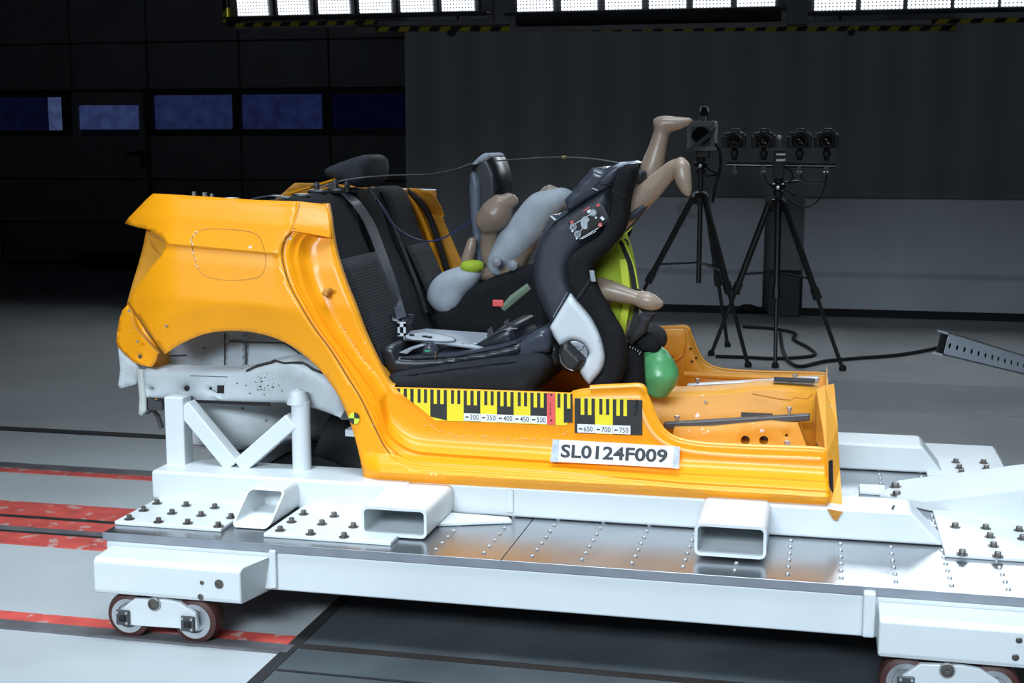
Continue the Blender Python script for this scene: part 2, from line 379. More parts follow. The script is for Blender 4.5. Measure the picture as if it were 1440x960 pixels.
window(4, x(467), x(590), Zb, Zt, [(x(467), x(590), pd[5])])
door = st(MB().box(x(103), x(203), GY+.02, GY+.07, .12, Zb-.07).box(x(103), x(203), GY+.02, GY+.07, Zt-.10, Zt+.04).box(x(103), x(112), GY+.02, GY+.07, Zb-.07, Zt-.1)
          .box(x(197), x(203), GY+.02, GY+.07, Zb-.07, Zt-.1).build('door_1', M['gate'], smooth=None))
MB().box(x(112.5), x(196.5), GY+.04, GY+.05, Zb, P(150, 147.5, GY+.05).z).build('pane', pd[2], door, smooth=None)
zh = P(190, 216, GY).z
MB().box(x(199)-.02, x(199)+.03, GY, GY+.03, zh-.14, zh+.03).tube([(x(199), GY-.03, zh), (x(181), GY-.03, zh)], .013).cyl((x(199), GY+.02, zh), (0, -1, 0), .02, .06).build('door_handle', M['black'], door)
for r, z in enumerate((.46, .93)): MB().box(x(104), x(202), GY+.012, GY+.022, z-.008, z+.008).build('panel_joint', M['gatef'], door, smooth=None)
hb = tag(MB().box(P(108, 352, 9.2).x, P(200, 352, 9.2).x, 9.2, 9.26, 0, .17).build('hazard_board', wave_mat('dim_hazard', (.05, .045, .012), (.008, .008, .008), 5, diag=(1, 0, -.8)), bevel=.006), 'dim yellow and black striped board low in front of the gate', 'board')

# low white barrier in two pieces against the cladding
def barrier(name, x0, x1, label):
    y = 6.97; pr = [(y-.02, 0), (y-.02, .30), (y+.03, .34), (y+.03, .90), (y+.24, .90), (y+.24, 0)]
    o = MB().prism([(x0, a, b) for a, b in pr], (x1-x0, 0, 0)).build(name, M['barrier'], smooth=None, bevel=.012)
    tag(o, label, 'barrier', 'low concrete barriers'); f = MB().box(x0, x1, y-.03, y+.1, 0.001, .06).build('foot_gap', M['black'], o, smooth=None)
barrier('concrete_barrier', P(848, 300, 6.97).x, P(1076, 300, 6.97).x, 'low pale barrier behind the tripods, scuffed, ending left of the dark gap')
barrier('concrete_barrier', P(1131, 300, 6.97).x, 6.5, 'long low pale barrier running to the right edge of the picture')

# floor markings and rails to the left of the sled, dark plates under and before it
ti = [0]
def strip(x0, x1, y0, y1, h, m):
    ti[0] += 1; return st(MB().box(x0, x1, y0, y1, 0, h).build('trim_%d' % ti[0], m, smooth=None))
fy = lambda py, px=0: PZ(px, py, 0).y
strip(-8, .5, fy(605), fy(600), .004, M['black'])
strip(-8, .2, fy(658), fy(651), .006, M['railsteel']); strip(-8, .2, fy(663), fy(658), .004, M['red'])
strip(-8, .2, fy(723), fy(705), .006, M['red']); strip(-8, .2, fy(728), fy(723), .003, M['black'])
strip(-8, .2, fy(741), fy(728), .006, M['red']); strip(-8, .2, fy(745), fy(741), .008, M['railsteel']); strip(-8, .2, fy(749), fy(745), .003, M['black']); strip(-8, .2, fy(764), fy(749), .006, M['red'])
strip(-8, -.47, fy(873), fy(860), .005, M['red']); strip(-8, -.47, fy(884), fy(873), .007, M['railsteel'])
strip(-.47, 8, -3, .9, .004, M['floorplate'])
strip(-.49, -.455, -3, .9, .006, M['rubber'])
strip(-.45, 8, -.445, -.415, .007, mat('brown_steel_bar', (.035, .026, .024), .55, .3, .3, 6)); strip(-.45, 8, -.60, -.590, .006, M['black'])
strip(-.40, 8, 3.2, 4.05, .002, mat('dark_floor_paint', (.30, .32, .36), .6, 0, .12, 2))

# ================================================================== LED rigs
LED = led_mat(11, 12, 24.0)
RY = 6.55
def rig(label, px0, px1, pyb, mods, mw, gy, deep):
    zb = P((px0+px1)/2, pyb, RY).z; x0, x1 = P(px0, pyb, RY).x, P(px1, pyb, RY).x
    t = thing('light_rig', label, 'light rig', ((x0+x1)/2, RY, zb), 'LED light rigs hanging above the sled')
    tl = .16; H = .36
    sh = lambda mb: [setattr(mb, 'v', [(a, b-(c-zb)*tl, c) for a, b, c in mb.v]), mb][1]
    for r in range(3):
        for c in mods:
            xc = P(c, pyb, RY).x; w2 = mw/2/1900*10.4
            q = MB().box(xc-w2, xc+w2, RY-.012, RY+.01, zb+r*H+.012, zb+r*H+H*.86); me = sh(q).mesh('led_module')
            link('led_module', me, LED, t, smooth=None)
            hs = MB().box(xc-w2-.03, xc+w2+.03, RY+.012, RY+.09, zb+r*H, zb+(r+1)*H-.008); sh(hs).build('lamp_housing', M['rig'], t, smooth=None, bevel=.004)
    zf = P((px0+px1)/2, gy, RY).z
    sh(MB().box(x0, x1, RY+.02, RY+.08, zf-.035, zf)).build('bottom_rail', M['rig'], t, smooth=None, bevel=.004)
    sh(MB().box(x0, x1, RY-.16, RY+.05, zb-.02, zb-.008)).build('light_block_flap', M['rigdark'], t, smooth=None)  # flap added to keep the LED light off the floor near the rig
    for xx in (x0, x1-.05): sh(MB().box(xx, xx+.05, RY+.02, RY+.1, zf, zb+1.0)).build('side_rail', M['rig'], t, smooth=None, bevel=.004)
    sh(MB().box(x0, x1, RY+.02, RY+.1, zb+.96, zb+1.02)).build('top_rail', M['rig'], t, smooth=None)
    if deep: sh(MB().box(x0+.05, x1-.05, RY+.10, RY+.12, zf, zb)).build('back_sheet', M['rigdark'], t, smooth=None)
    for xx in (x0+.2, x1-.25):
        y = RY+.06-1.02*tl; MB().tube([(xx, y, zb+1.0), (xx, y, 6.6)], .012).build('hanger', M['rigdark'], t)
    return t, x0, x1, zf
t, x0, x1, zf = rig('leftmost hanging LED rig with yellow black edge tape on its corner', 322, 692, 21, (357, 414, 471, 529, 587, 645), 47, 30, False)
za, zb_ = P(420, 36, RY).z, P(420, 30.5, RY).z
MB().box(x0-.02, P(528, 32, RY).x, RY, RY+.06, za, zb_).build('hazard_tape_bar', M['hazard'], t, smooth=None)
MB().box(x0-.03, x0+.005, RY-.05, RY+.06, zb_, zb_+.5).build('hazard_tape_post', M['hazard'], t, smooth=None)
t, x0, x1, zf = rig('middle hanging LED rig above the long striped beam', 715, 1108, 15, (753, 815, 877, 939, 1001, 1063), 50, 33, True)
z0, z1, z2 = P(930, 44, RY).z, P(930, 37.5, RY).z, P(930, 34, RY).z
t = thing('carrier_beam', 'long horizontal beam with yellow black hazard tape under the LED rigs', 'beam', P(935, 44, RY))
zl = P(528, 43.5, RY).z; RYB = min(np.arange(RY, 7.5, .01), key=lambda Y: abs(P(1345, 43.5, Y).z-zl))
La, Ra = P(528, 43.5, RY), P(1345, 43.5, RYB); La.z = Ra.z = zl; hz_ = P(528, 37.5, RY).z-zl; db = Vector((0, .08, 0))
def beam(a, b, z0, h, name, m, dy=0): o_ = Vector((0, dy, 0)); u_ = Vector((0, 0, 1)); MB().hexa([a+o_+u_*z0, b+o_+u_*z0, b+o_+db+u_*z0, a+o_+db+u_*z0], [a+o_+u_*(z0+h), b+o_+u_*(z0+h), b+o_+db+u_*(z0+h), a+o_+db+u_*(z0+h)]).build(name, m, t, smooth=None)
beam(La, Ra, 0, hz_, 'hazard_tape_bar', M['hazard']); beam(La, Ra, hz_, .02, 'beam_profile', M['rig'], .01)
for f_ in (.13, .82): MB().cyl(La.lerp(Ra, f_)+Vector((0, 0, -.012)), (0, 1, 0), .03, .04, 12).build('beam_bolt', M['rigdark'], t)
MB().box(La.x-.16, La.x, RY, RY+.05, zl-.02, zl+hz_).build('beam_bracket', M['rig'], t, smooth=None)
for f_ in (.14, .8): c = La.lerp(Ra, f_); MB().tube([c+Vector((0, .04, .02)), Vector((c.x, c.y+.04, 6.6))], .01).build('hanger', M['rigdark'], t)
for px in (838, 1052): MB().tube(smoothline([P(px-14, 16, RY+.06), P(px-6, 26, RY+.05), P(px+10, 27, RY+.05), P(px+20, 17, RY+.06)], 5), .008, 6).build('cable_loop', M['rubber'], t)
t, x0, x1, zf = rig('rightmost hanging LED rig, cut off by the right edge', 1136, 1600, 13, (1174, 1240, 1306, 1372, 1438, 1504, 1560), 53, 25, False)
MB().box(P(1310, 28, RY).x, P(1600, 28, RY).x, RY-.02, RY+.05, P(1400, 31.5, RY).z, P(1400, 25.5, RY).z).build('hazard_tape_bar', M['hazard'], t, smooth=None)

# ================================================================== the sled
DZ = .27
SL = thing('test_sled', 'white steel crash test sled with riveted grey deck and twin wheel bogies', 'sled', (.2, .4, 0))
wb = dict(smooth=30, bevel=.006, seg=3)
for i, (a, b) in enumerate(((-1.03, .083), (.085, 1.46))): MB().box(a, b, -.4035, 1.22, .2485, DZ).build('deck_plate', M['steel'], SL, smooth=None, bevel=.002)
MB().box(-1.025, 1.46, -.400, -.22, .142, .2475).build('side_beam', M['white'], SL, **wb)
MB().box(-1.025, 1.46, 1.04, 1.215, .142, .2475).build('side_beam', M['white'], SL, **wb)
for xx in (-1.02, -.3, .5, 1.3): MB().box(xx, xx+.14, -.22, 1.04, .150, .2475).build('cross_beam', M['white'], SL, **wb)
MB().box(-1.03, 1.46, -.4065, -.4036, .248, DZ-.0005).build('deck_edge_strip', M['deckedge'], SL, smooth=None)
rv = MB(); X = -.10
rows = [-.1015+.1285*i for i in range(12)]
for xr in rows:
    for k in range(26):
        y = -.352+.0575*k
        if y < 1.2: rv.lathe((xr, y, DZ-.0005), (0, 0, 1), [(.0065, 0), (.0058, .003), (.003, .0048), (.0001, .005)], 7)
tag(rv.build('rivet_rows', M['zinc'], SL), kind='stuff')
# wheel boxes
def wbox(x0, x1):
    pr = [(-.402, .234), (-.492, .230), (-.502, .220), (-.502, .140), (-.494, .131), (-.30, .131), (-.30, .234)]
    n = len(pr); mb = MB(); L = [(x0, a, b) for a, b in pr]; R = [(x1+(.045 if a > -.49 else 0), a, b) for a, b in pr]
    mb.add(L+R, [tuple(range(n)), tuple(range(2*n-1, n-1, -1))]+[(i, i+n, (i+1) % n+n, (i+1) % n) for i in range(n)])
    return mb
MB_ = wbox(-1.007, -.585); w1 = MB_.build('wheel_box', M['white'], SL, smooth=30, bevel=.012, seg=3)
xr0 = P(1236, 880, -.5).x
w2 = wbox(xr0, xr0+.47).build('wheel_box', M['white'], SL, smooth=30, bevel=.012, seg=3)
MB().box(-.545, -.525, -.412, -.395, .150, .255).build('weld_seam', M['white'], SL, bevel=.004); MB().box(xr0-.035, xr0-.005, -.43, -.395, .150, .262).build('weld_seam', M['white'], SL, bevel=.006)
for (pxs, parent) in ((((308, 821, .0085), (284, 819, .004), (282, 839, .0055)), w1), (((1428, 924, .0055), (1433, 900, .005)), w2)):
    for px, py, r in pxs:
        c = P(px, py, -.5025); MB().lathe(c, (0, -1, 0), [(r*1.5, 0), (r*1.5, .001), (r, .002), (r*.55, .002), (r*.5, .0005), (.0001, .0005)], 14).build('plug_bolt', M['bolt'], parent)
# bogies
def bogie(base):
    def Q(px, py, Y): return P(px, py, Y)
    t = thing('wheel_bogie', 'x', 'bogie', (P(217, 849, -.5).x, -.46, 0))
    t.parent = None
    for px, py in ((180, 868), (273, 874)):
        c = P(px, py, -.47); c.z = .064
        wh = MB().lathe(c, (0, 1, 0), [(.046, 0), (.060, .004), (.063, .010), (.063, .05), (.060, .056), (.046, .06)], 36).build('wheel', M['tyre'], t)
        MB().lathe(c+Vector((0, -.002, 0)), (0, 1, 0), [(.0001, .012), (.030, .010), (.033, .002), (.047, 0), (.047, .062), (.0001, .062)], 32).build('hub', M['zinc'], wh)
    pl = [(167, 863), (171, 856), (188, 842), (232, 843), (252, 847), (275, 863), (278, 886), (252, 884), (190, 880), (168, 876)]
    MB().prism([P(a, b, -.485) for a, b in pl], (0, .016, 0)).build('side_plate', M['white'], t, smooth=30, bevel=.004)
    c = P(217, 849, -.486); MB().lathe(c, (0, -1, 0), [(.0155, 0), (.0155, .006), (.011, .0065), (.0105, .004), (.003, .004), (.0001, .002)], 20).build('pivot_pin', M['bolt'], t)
    MB().lathe(c, (0, -1, 0), [(.019, 0), (.019, .003), (.0155, .003)], 20).build('pivot_ring', M['zinc'], t)
    for px, py in ((174, 867), (265, 876)):
        c = P(px, py, -.487); ap = MB().box(c.x-.019, c.x+.019, c.y-.008, c.y, c.z-.021, c.z+.021).build('axle_plate', M['dsteel'], t, bevel=.003)
        MB().box(c.x-.008, c.x+.010, c.y-.014, c.y-.008, c.z-.009, c.z+.007).build('axle_key', M['black'], ap, bevel=.002)
        for dx, dz in ((-.013, .014), (.013, .014), (.013, -.014)): MB().cyl((c.x+dx, c.y-.008, c.z+dz), (0, -1, 0), .0035, .003, 8).build('screw', M['zinc'], ap)
    return t
bg = bogie(0); bg.parent = None
off = P(1338, 935, -.5)-P(217, 849, -.5)
b2 = copy_tree(bg, (off.x, 0, 0))
tag(bg, 'wheel pair under the sled end standing on the red floor rail', 'bogie', 'bogies under the sled'); tag(b2, 'wheel pair cut off by the bottom edge below the right wheel box', 'bogie', 'bogies under the sled')
# bolt plates
def hexbolt(c, parent, r=.0085):
    b = MB().lathe(c, (0, 0, 1), [(r*1.7, 0), (r*1.7, .002), (r*1.0, .0025)], 14).lathe(c, (0, 0, 1), [(r, .002), (r, .0115), (r*.8, .013), (.0001, .013)], 6)
    return b.build('bolt', M['bolt'], parent)
def bplate(x0, x1, y0, y1, pts, skew=0):
    z = DZ+.012
    o = MB().hexa([(x0-skew*0, y0, DZ), (x1, y0, DZ), (x1, y1, DZ), (x0, y1, DZ)], [(x0, y0, z), (x1, y0, z), (x1, y1, z), (x0, y1, z)]).build('bolt_plate', M['white'], SL, smooth=30, bevel=.004)
    for px, py in pts: hexbolt(PZ(px, py+3, z), o)
bplate(-1.035, -.715, -.335, -.055, [(182, 727), (202, 715), (221, 705), (223, 731), (242, 719), (262, 708), (264, 733), (283, 722), (302, 711), (307, 737), (325, 725)])
bplate(-.585, -.225, -.352, -.055, [(394, 743), (410, 731), (427, 720), (453, 734), (470, 723), (497, 738), (484, 752), (437, 748)])
bplate(1.185, 1.46, -.125, .30, [(1353, 776), (1397, 765), (1403, 779), (1392, 752), (1386, 740), (1438, 755), (1433, 743), (1343, 738)])
bplate(1.20, 1.45, .74, 1.20, [(1344, 647), (1349, 655), (1352, 662), (1383, 648), (1387, 656)])
# rails on the deck
def rail(x0, x1, xs, y0, y1, name='frame_rail'):
    return MB().hexa([(x0, y0, DZ+.002), (x1+xs, y0, DZ+.002), (x1+xs, y1, DZ+.002), (x0, y1, DZ+.002)], [(x0, y0, .36), (x1, y0, .36), (x1, y1, .36), (x0, y1, .36)]).build(name, M['white'], SL, smooth=30, bevel=.010, seg=3)
rail(-1.062, -.27, .0, -.068, .105); rail(-.268, .65, .0, -.016, .105); rail(.652, 1.105, .085, -.034, .105); rail(-1.062, 1.185, .07, .78, .95)
for xx in (-1.0, -.45, .35): MB().box(xx, xx+.1, .105, .78, DZ+.002, .345).build('frame_crossbar', M['white'], SL, bevel=.006)
mb = MB().prism([PZ(598, 741, DZ+.001), PZ(720, 736, DZ+.001), PZ(716, 731, DZ+.001), PZ(600, 722, DZ+.001)], (0, 0, .010)); mb.build('foot_gusset', M['white'], SL, bevel=.003)
c = P(717, 712, -.02); MB().box(c.x-.011, c.x+.011, -.022, -.014, .285, .352).build('weld_tab', M['white'], SL, bevel=.004)
c = P(1255, 712, -.02); MB().tube([(c.x, -.02, .361), (c.x+.004, -.024, .372)], .003, 6).build('wire_stub', M['bolt'], SL)
# box tubes sticking out toward the camera
def rhs(pxs, Y, Yb, wall=.0075, name='box_tube', cut=0):
    (ax, ay), (bx, by) = pxs; a = P(ax, ay, Y); b = P(bx, by, Y); x0, x1, z0, z1 = a.x, b.x, min(b.z, a.z), max(a.z, b.z); z0 = max(z0, DZ+.003)
    def rr(x0, x1, z0, z1, r, n=4):
        out = []
        for cx, cz, s in ((x1-r, z1-r, 0), (x0+r, z1-r, 90), (x0+r, z0+r, 180), (x1-r, z0+r, 270)):
            out += [(cx+r*math.cos(math.radians(s+90*k/n)), cz+r*math.sin(math.radians(s+90*k/n))) for k in range(n+1)]
        return out
    o = rr(x0, x1, z0, z1, .016); i = rr(x0+wall, x1-wall, z0+wall, z1-wall, .010); n = len(o)
    yo = lambda z: Y+cut*(z-z0)/(z1-z0)
    vs = [(x, yo(z), z) for x, z in o]+[(x, yo(z), z) for x, z in i]+[(x, Yb, z) for x, z in o]+[(x, Yb, z) for x, z in i]
    fs = []
    for k in range(n):
        j = (k+1) % n; fs += [(k, j, n+j, n+k), (k, 2*n+k, 2*n+j, j), (n+k, n+j, 3*n+j, 3*n+k), (2*n+k, 3*n+k, 3*n+j, 2*n+j)]
    return MB().add(vs, fs).build(name, M['white'], SL, smooth=35)
rhs(((508, 711), (600, 758)), -.285, .10); rhs(((977, 735), (1077, 787)), -.285, .10)
rhs(((323, 700), (378, 749)), -.288, .10, .006, 'mitred_box_tube', .13)
# rear posts and struts
def bar(p, q, wx, wy, name):
    p, q = Vector(p), Vector(q); d = (q-p).normalized(); s = Vector((0, 1, 0)); n = d.cross(s).normalized()
    a = lambda c: [c-n*wx/2-s*wy/2, c+n*wx/2-s*wy/2, c+n*wx/2+s*wy/2, c-n*wx/2+s*wy/2]
    return MB().hexa(a(p), a(q)).build(name, M['white'], SL, smooth=30, bevel=.005, seg=2)
xa = P(246, 600, .02).x; zt = P(245, 558, .02).z
bar((xa, .045, .355), (xa, .045, zt), .062, .06, 'post')
xb = P(418, 600, .02).x; MB().cyl((xb, .05, .355), (0, 0, 1), .028, P(418, 566, .02).z-.355, 24).build('round_post', M['white'], SL)
v = P(330, 660, .02)
bar((v.x-.01, .045, .362), (xa+.025, .045, P(262, 572, .02).z), .050, .05, 'strut'); bar((v.x+.012, .045, .362), (xb-.02, .045, P(406, 592, .02).z), .050, .05, 'strut')
for sx in (xa, xb): MB().box(sx-.03, sx+.03, .83, .89, .355, .52).build('post', M['white'], SL, bevel=.005)
# tie beam to the right
A, B, Bq = PZ(1236, 694, DZ+.016), PZ(1262, 675, DZ+.016), None
z1 = .375; Cq, Dq = PZ(1445, 651, z1), PZ(1445, 687, z1)
e = (Cq-B)*.35; Cq += e; e2 = (Dq-PZ(1310, 704, DZ+.03))*.35; Dq += e2
A2 = PZ(1302, 704, DZ+.03)
g = lambda v: (v.x, v.y, DZ+.001)
TB = MB().add([A, A2, Dq, Cq, B, g(A), g(A2), g(Dq), g(Cq), g(B)], [(0, 1, 2, 3, 4), (9, 8, 7, 6, 5), (0, 5, 6, 1), (1, 6, 7, 2), (2, 7, 8, 3), (3, 8, 9, 4), (4, 9, 5, 0)]).build('tie_beam', M['white'], SL, smooth=30, bevel=.006)
for px, py in ((1259, 681), (1261, 693)): hexbolt(PZ(px, py+3, DZ+.020), TB, .011)
MB().box(PZ(1208, 694, DZ).x, PZ(1245, 694, DZ).x, .47, .56, DZ, DZ+.012).build('tie_pad', M['white'], SL, bevel=.004)
# ================================================================== car body section
BODY = thing('car_body_section', 'cut orange car body shell with rear quarter, sill and floor, mounted on the sled', 'car body', (0, .68, .34))
arch = sm2([(232, 498), (250, 486), (275, 474), (300, 467), (335, 465), (370, 470), (400, 481), (425, 497), (450, 520), (472, 550), (487, 580), (499, 615), (507, 648), (513, 683)], 3)
pil = sm2([(459, 287), (463, 305), (466, 330), (472, 360), (483, 395), (497, 430), (512, 470), (528, 505), (545, 538), (554, 545)], 3)
silltop = sm2([(554, 545), (640, 547.5), (720, 550), (803, 553)], 2)+sm2([(806, 550), (830, 546), (880, 543.5), (899, 543), (906, 549), (913, 563), (920, 581), (930, 600), (947, 614), (980, 622), (1040, 626), (1100, 628), (1150, 630), (1163, 634)], 3)
outline = [(175, 314), (181, 306), (207, 279), (215, 272), (255, 274), (300, 277), (360, 281), (420, 283)]+pil+silltop[1:]+[(1166, 655), (1166, 685), (1163, 714), (1160, 717), (840, 702)]+arch[::-1]+[(225, 489), (205, 462), (190, 441), (179, 427), (188, 408), (200, 392), (213, 375), (228, 358), (235, 342), (225, 332), (210, 323), (192, 319)]
Dl = sm2([(420, 270), (416, 300), (410, 324), (400, 337), (396, 355), (399, 375), (407, 400), (420, 425), (440, 458), (465, 492), (490, 532), (507, 560), (524, 595), (540, 627), (555, 643), (577, 655), (615, 660), (780, 671), (960, 686), (1090, 694), (1180, 700)], 5)
JX = [-400, 0, 3, 6, 9, 12, 16, 20, 23, 26, 34, 42, 300]; JY = [0, 0, .012, .014, .010, .014, .027, .031, .026, .033, .052, .060, .060]
def Ybase(V):
    V = np.asarray(V, float); px, py = V[:, 0], V[:, 1]
    e = py-(343+np.clip(px-235, 0, 165)*.087)
    up_ = np.interp(e, [-72, -58, -38, -21, -1, 3, 20, 75, 120], [.100, .078, .050, .036, .018, .025, .016, 0, .002])
    sm_ = np.interp(e, [-72, -58, -38, -10, 20, 75, 120], [.100, .078, .050, .030, .014, 0, .002]); k_ = np.clip((px-388)/10, 0, 1)
    up_ = (up_*(1-k_)+sm_*k_)*np.clip((560-px)/60, 0, 1)
    rear = np.clip((250-px)/75, 0, 1)**2*.11
    d = seg_dist(V, arch); fl = np.clip(1-d/38, 0, 1)*.013*np.clip((500-px)/30, 0, 1)
    yb = 683+(px-513)*.0525; u = np.clip((46-(yb-py))/46, 0, 1)*(px > 505); tuck = np.interp(u, [0, .25, .32, .55, .62, 1], [0, -.022, -.028, -.038, -.034, .004])*np.clip((px-505)/25, 0, 1)
    return up_+rear+fl+tuck
def Yside(V):
    V = np.asarray(V, float); px, py = V[:, 0], V[:, 1]
    J = np.interp(-seg_dist(V, Dl, signed=True), JX, JY); xL = 421-(py-284)*.256
    above = (py < 323+(px-411)*.21) & (px > 380)
    return Ybase(V)+np.where(above, np.clip((px-xL)/40, 0, 1.3)*.040, J)
Dcut = [p for p in Dl if p[1] > 283.5 and p[0] < 1166]
outA = [(175, 314), (181, 306), (207, 279), (215, 272), (255, 274), (300, 277), (360, 281), (419, 283)]+Dcut+[(1166, 698.6), (1163, 714), (1160, 717), (840, 702)]+arch[::-1]+[(225, 489), (205, 462), (190, 441), (179, 427), (188, 408), (200, 392), (213, 375), (228, 358), (235, 342), (225, 332), (210, 323), (192, 319)]
crease = [(236, 342), (300, 347.6), (392, 356)]
exd = densify(crease, 5, False)+densify([(a, b+4) for a, b in crease], 5, False)
for o_ in (34.5, 31.3, 20.7, 17.5): exd += [(x_, 683+(x_-513)*.0525-o_) for x_ in range(520, 1160, 6)]
side = sheet('side_panel', outA, Ybase, M['orange'], BODY, step=6, solid=.003, extra=exd, smooth=40)
# door frame pressing: ribs run along the frame, so the mesh follows them
inner = pil+silltop[1:]
def arclen(L): 
    d = [0]
    for a, b in zip(L[:-1], L[1:]): d.append(d[-1]+math.hypot(b[0]-a[0], b[1]-a[1]))
    return d
def at_len(L, d, t): return (float(np.interp(t, d, [p[0] for p in L])), float(np.interp(t, d, [p[1] for p in L])))
def near_len(L, d, q):
    best = (1e9, 0)
    for i_ in range(len(L)-1):
        a, b = np.array(L[i_]), np.array(L[i_+1]); v = b-a; t = np.clip(((np.array(q)-a)@v)/max(v@v, 1e-9), 0, 1); e = np.hypot(*(np.array(q)-a-v*t))
        if e < best[0]: best = (e, d[i_]+t*(d[i_+1]-d[i_]))
    return best[1]
Dc = [(419, 283)]+Dcut+[(1166, 698.6)]; dD, dI = arclen(Dc), arclen(inner)
prs = [((419, 283), (459, 287)), ((410, 324), (466, 334)), ((397, 365), (474, 366)), ((420, 425), (499, 435)), ((465, 492), (530, 508)), ((507, 560), (548, 540)), ((540, 627), (556, 545)), ((577, 655), (592, 546)), ((640, 661.7), (640, 547.5)), ((800, 672), (800, 553)), ((900, 681), (900, 543)), ((935, 684), (915, 567)), ((960, 686), (940, 608)), ((1000, 688.5), (985, 622.5)), ((1166, 698.6), (1163, 634))]
tD = [near_len(Dc, dD, a) for a, b in prs]; tI = [near_len(inner, dI, b) for a, b in prs]
stat = [];
for k in range(len(prs)-1):
    n_ = max(2, int((tD[k+1]-tD[k])/6)); stat += [(tD[k]+(tD[k+1]-tD[k])*i_/n_, tI[k]+(tI[k+1]-tI[k])*i_/n_) for i_ in range(n_)]
stat.append((tD[-1], tI[-1])); ik = next(i_ for i_, q in enumerate(stat) if q[0] >= tD[1]-1e-6)
SS = [0, 3, 6, 8, 9, 10, 12, 16, 20, 22, 23, 24, 26, 30, 34, 38, 42]; rows_ = []
def section(t, blk_):
    a, b = np.array(at_len(Dc, dD, t[0])), np.array(at_len(inner, dI, t[1])); L_ = np.hypot(*(b-a)); k_ = min(1, L_/50); row = []
    fr_ = [q*k_/L_ for q in SS]+[42*k_/L_+(1-42*k_/L_)*f for f in (.25, .5, .75, 1)]
    pts = np.array([a+(b-a)*f for f in fr_]); sv = np.array(SS+[50]*4); J = np.interp(sv, JX, JY)
    if blk_: J = np.array(fr_)*.045
    return [P(q[0], q[1], yy) for q, yy in zip(pts, Ybase(pts)+J)]
for i_, t in enumerate(stat):
    if i_ < ik: rows_.append(section(t, True))
    elif i_ == ik: rows_.append(section(t, True)); rows_.append(section((t[0]+1.5, t[1]+1.5), False))
    else: rows_.append(section(t, False))
w_ = len(rows_[0]); fm = [(i_*w_+k, i_*w_+k+1, (i_+1)*w_+k+1, (i_+1)*w_+k) for i_ in range(len(rows_)-1) for k in range(w_-1)]
fme = bpy.data.meshes.new('door_frame_pressing'); fme.from_pydata([tuple(v) for r_ in rows_ for v in r_], [], fm); fme.update()
if sum(p.normal.y for p in fme.polygons) > 0: fme.flip_normals()
frame_ = link('door_frame_pressing', fme, M['orange'], BODY, smooth=50, solid=.003)
# far side: the same pressing mirrored about the car's middle
YM = .685
me = side.data.copy()
for v_ in me.vertices: v_.co.y = 2*YM-v_.co.y
me.flip_normals(); me.materials.clear(); link('side_panel', me, M['orange_in'], BODY, smooth=40, solid=.003)
me = frame_.data.copy()
for v_ in me.vertices: v_.co.y = 2*YM-v_.co.y
me.flip_normals(); me.materials.clear(); link('door_frame_pressing', me, M['orange_in'], BODY, smooth=50, solid=.003)
# sill box behind the pressing: flange, inner wall, rolled edge
for far in (0, 1):
    mb = MB(); ln = [P(a, b, .060) for a, b in silltop]
    if far:
        ln = [Vector((v.x, 2*YM-v.y, v.z)) for v in ln]
    sy = -1 if far else 1; vs = []
    for v in ln: vs += [(v.x, v.y, v.z-.001), (v.x, v.y+sy*.035, v.z-.004), (v.x, v.y+sy*.060, v.z-.03), (v.x, v.y+sy*.075, .40)]
    mb.add(vs, [(4*i+k, 4*i+4+k, 4*i+5+k, 4*i+1+k) for i in range(len(ln)-1) for k in range(3)]); mb.build('sill_inner', M['orange_in'], BODY, smooth=40, solid=.002)
    roll = [v+Vector((0, sy*.004, 0)) for v in ln[len(ln)-37:]]
    MB().tube(roll, [.009]*10+[.004]*(len(roll)-10), 10).build('rolled_edge', M['orange'] if not far else M['orange_in'], BODY)
    if not far: MB().tube([v+Vector((0, .003, -.001)) for v in ln[:len(ln)-36]], .003, 6).build('rolled_edge', M['orange'], BODY)
    if not far:                           # folded pillar flange along the door opening
        pl_ = [P(a, b, float(Yside([(a-1, b)])[0])) for a, b in pil]
        MB().tube([v+Vector((0, .004, 0)) for v in pl_], .0035, 6).build('pillar_edge', M['orange'], BODY)
        vs = []
        for v in pl_: vs += [v, v+Vector((-.01, .05, 0)), v+Vector((-.05, .10, 0))]
        MB().add(vs, [(3*i+k, 3*i+3+k, 3*i+4+k, 3*i+1+k) for i in range(len(pl_)-1) for k in range(2)]).build('pillar_return', M['orange_in'], BODY, smooth=40, solid=.002)
# fuel-door weld ring on the quarter, cut line of the door gap, dark line
ring = sm2c([(270, 345), (273, 330), (290, 322), (330, 323), (358, 328), (368, 340), (374, 365), (370, 383), (358, 391), (325, 394), (300, 391), (285, 385), (276, 370)], 4)
on = lambda pts, d=.0: [P(a, b, float(y)-d) for (a, b), y in zip(pts, Yside(pts))]
MB().tube(on(ring+ring[:1], -.0006), .0016, 5, False).build('weld_ring', M['orange_old'], BODY)
lf = [p for p in ring if p[0] < 279]; rb = MB()
for i in range(16):
    a, b = random.choice(lf); a += random.uniform(-2, 2); b += random.uniform(-2, 2); c = on([(a, b)])[0]; rb.tube([c, c+Vector((random.uniform(-.004, .004), -.001, random.uniform(-.004, .004)))], .0018, 5)
tag(rb.build('weld_spatter', M['paper'], BODY), kind='stuff')
def offs(o_, lo, hi):
    st_ = densify(Dl, 6, False); out = []
    for k, (x_, y_) in enumerate(st_):
        x2, y2 = st_[min(k+3, len(st_)-1)]; x1, y1 = st_[max(k-3, 0)]; L_ = math.hypot(x2-x1, y2-y1); q = (x_+(y2-y1)/L_*o_, y_-(x2-x1)/L_*o_)
        if q[1] > 330+max(0, q[0]-411)*.21 and lo < q[0] < hi: out.append(q)
    return out
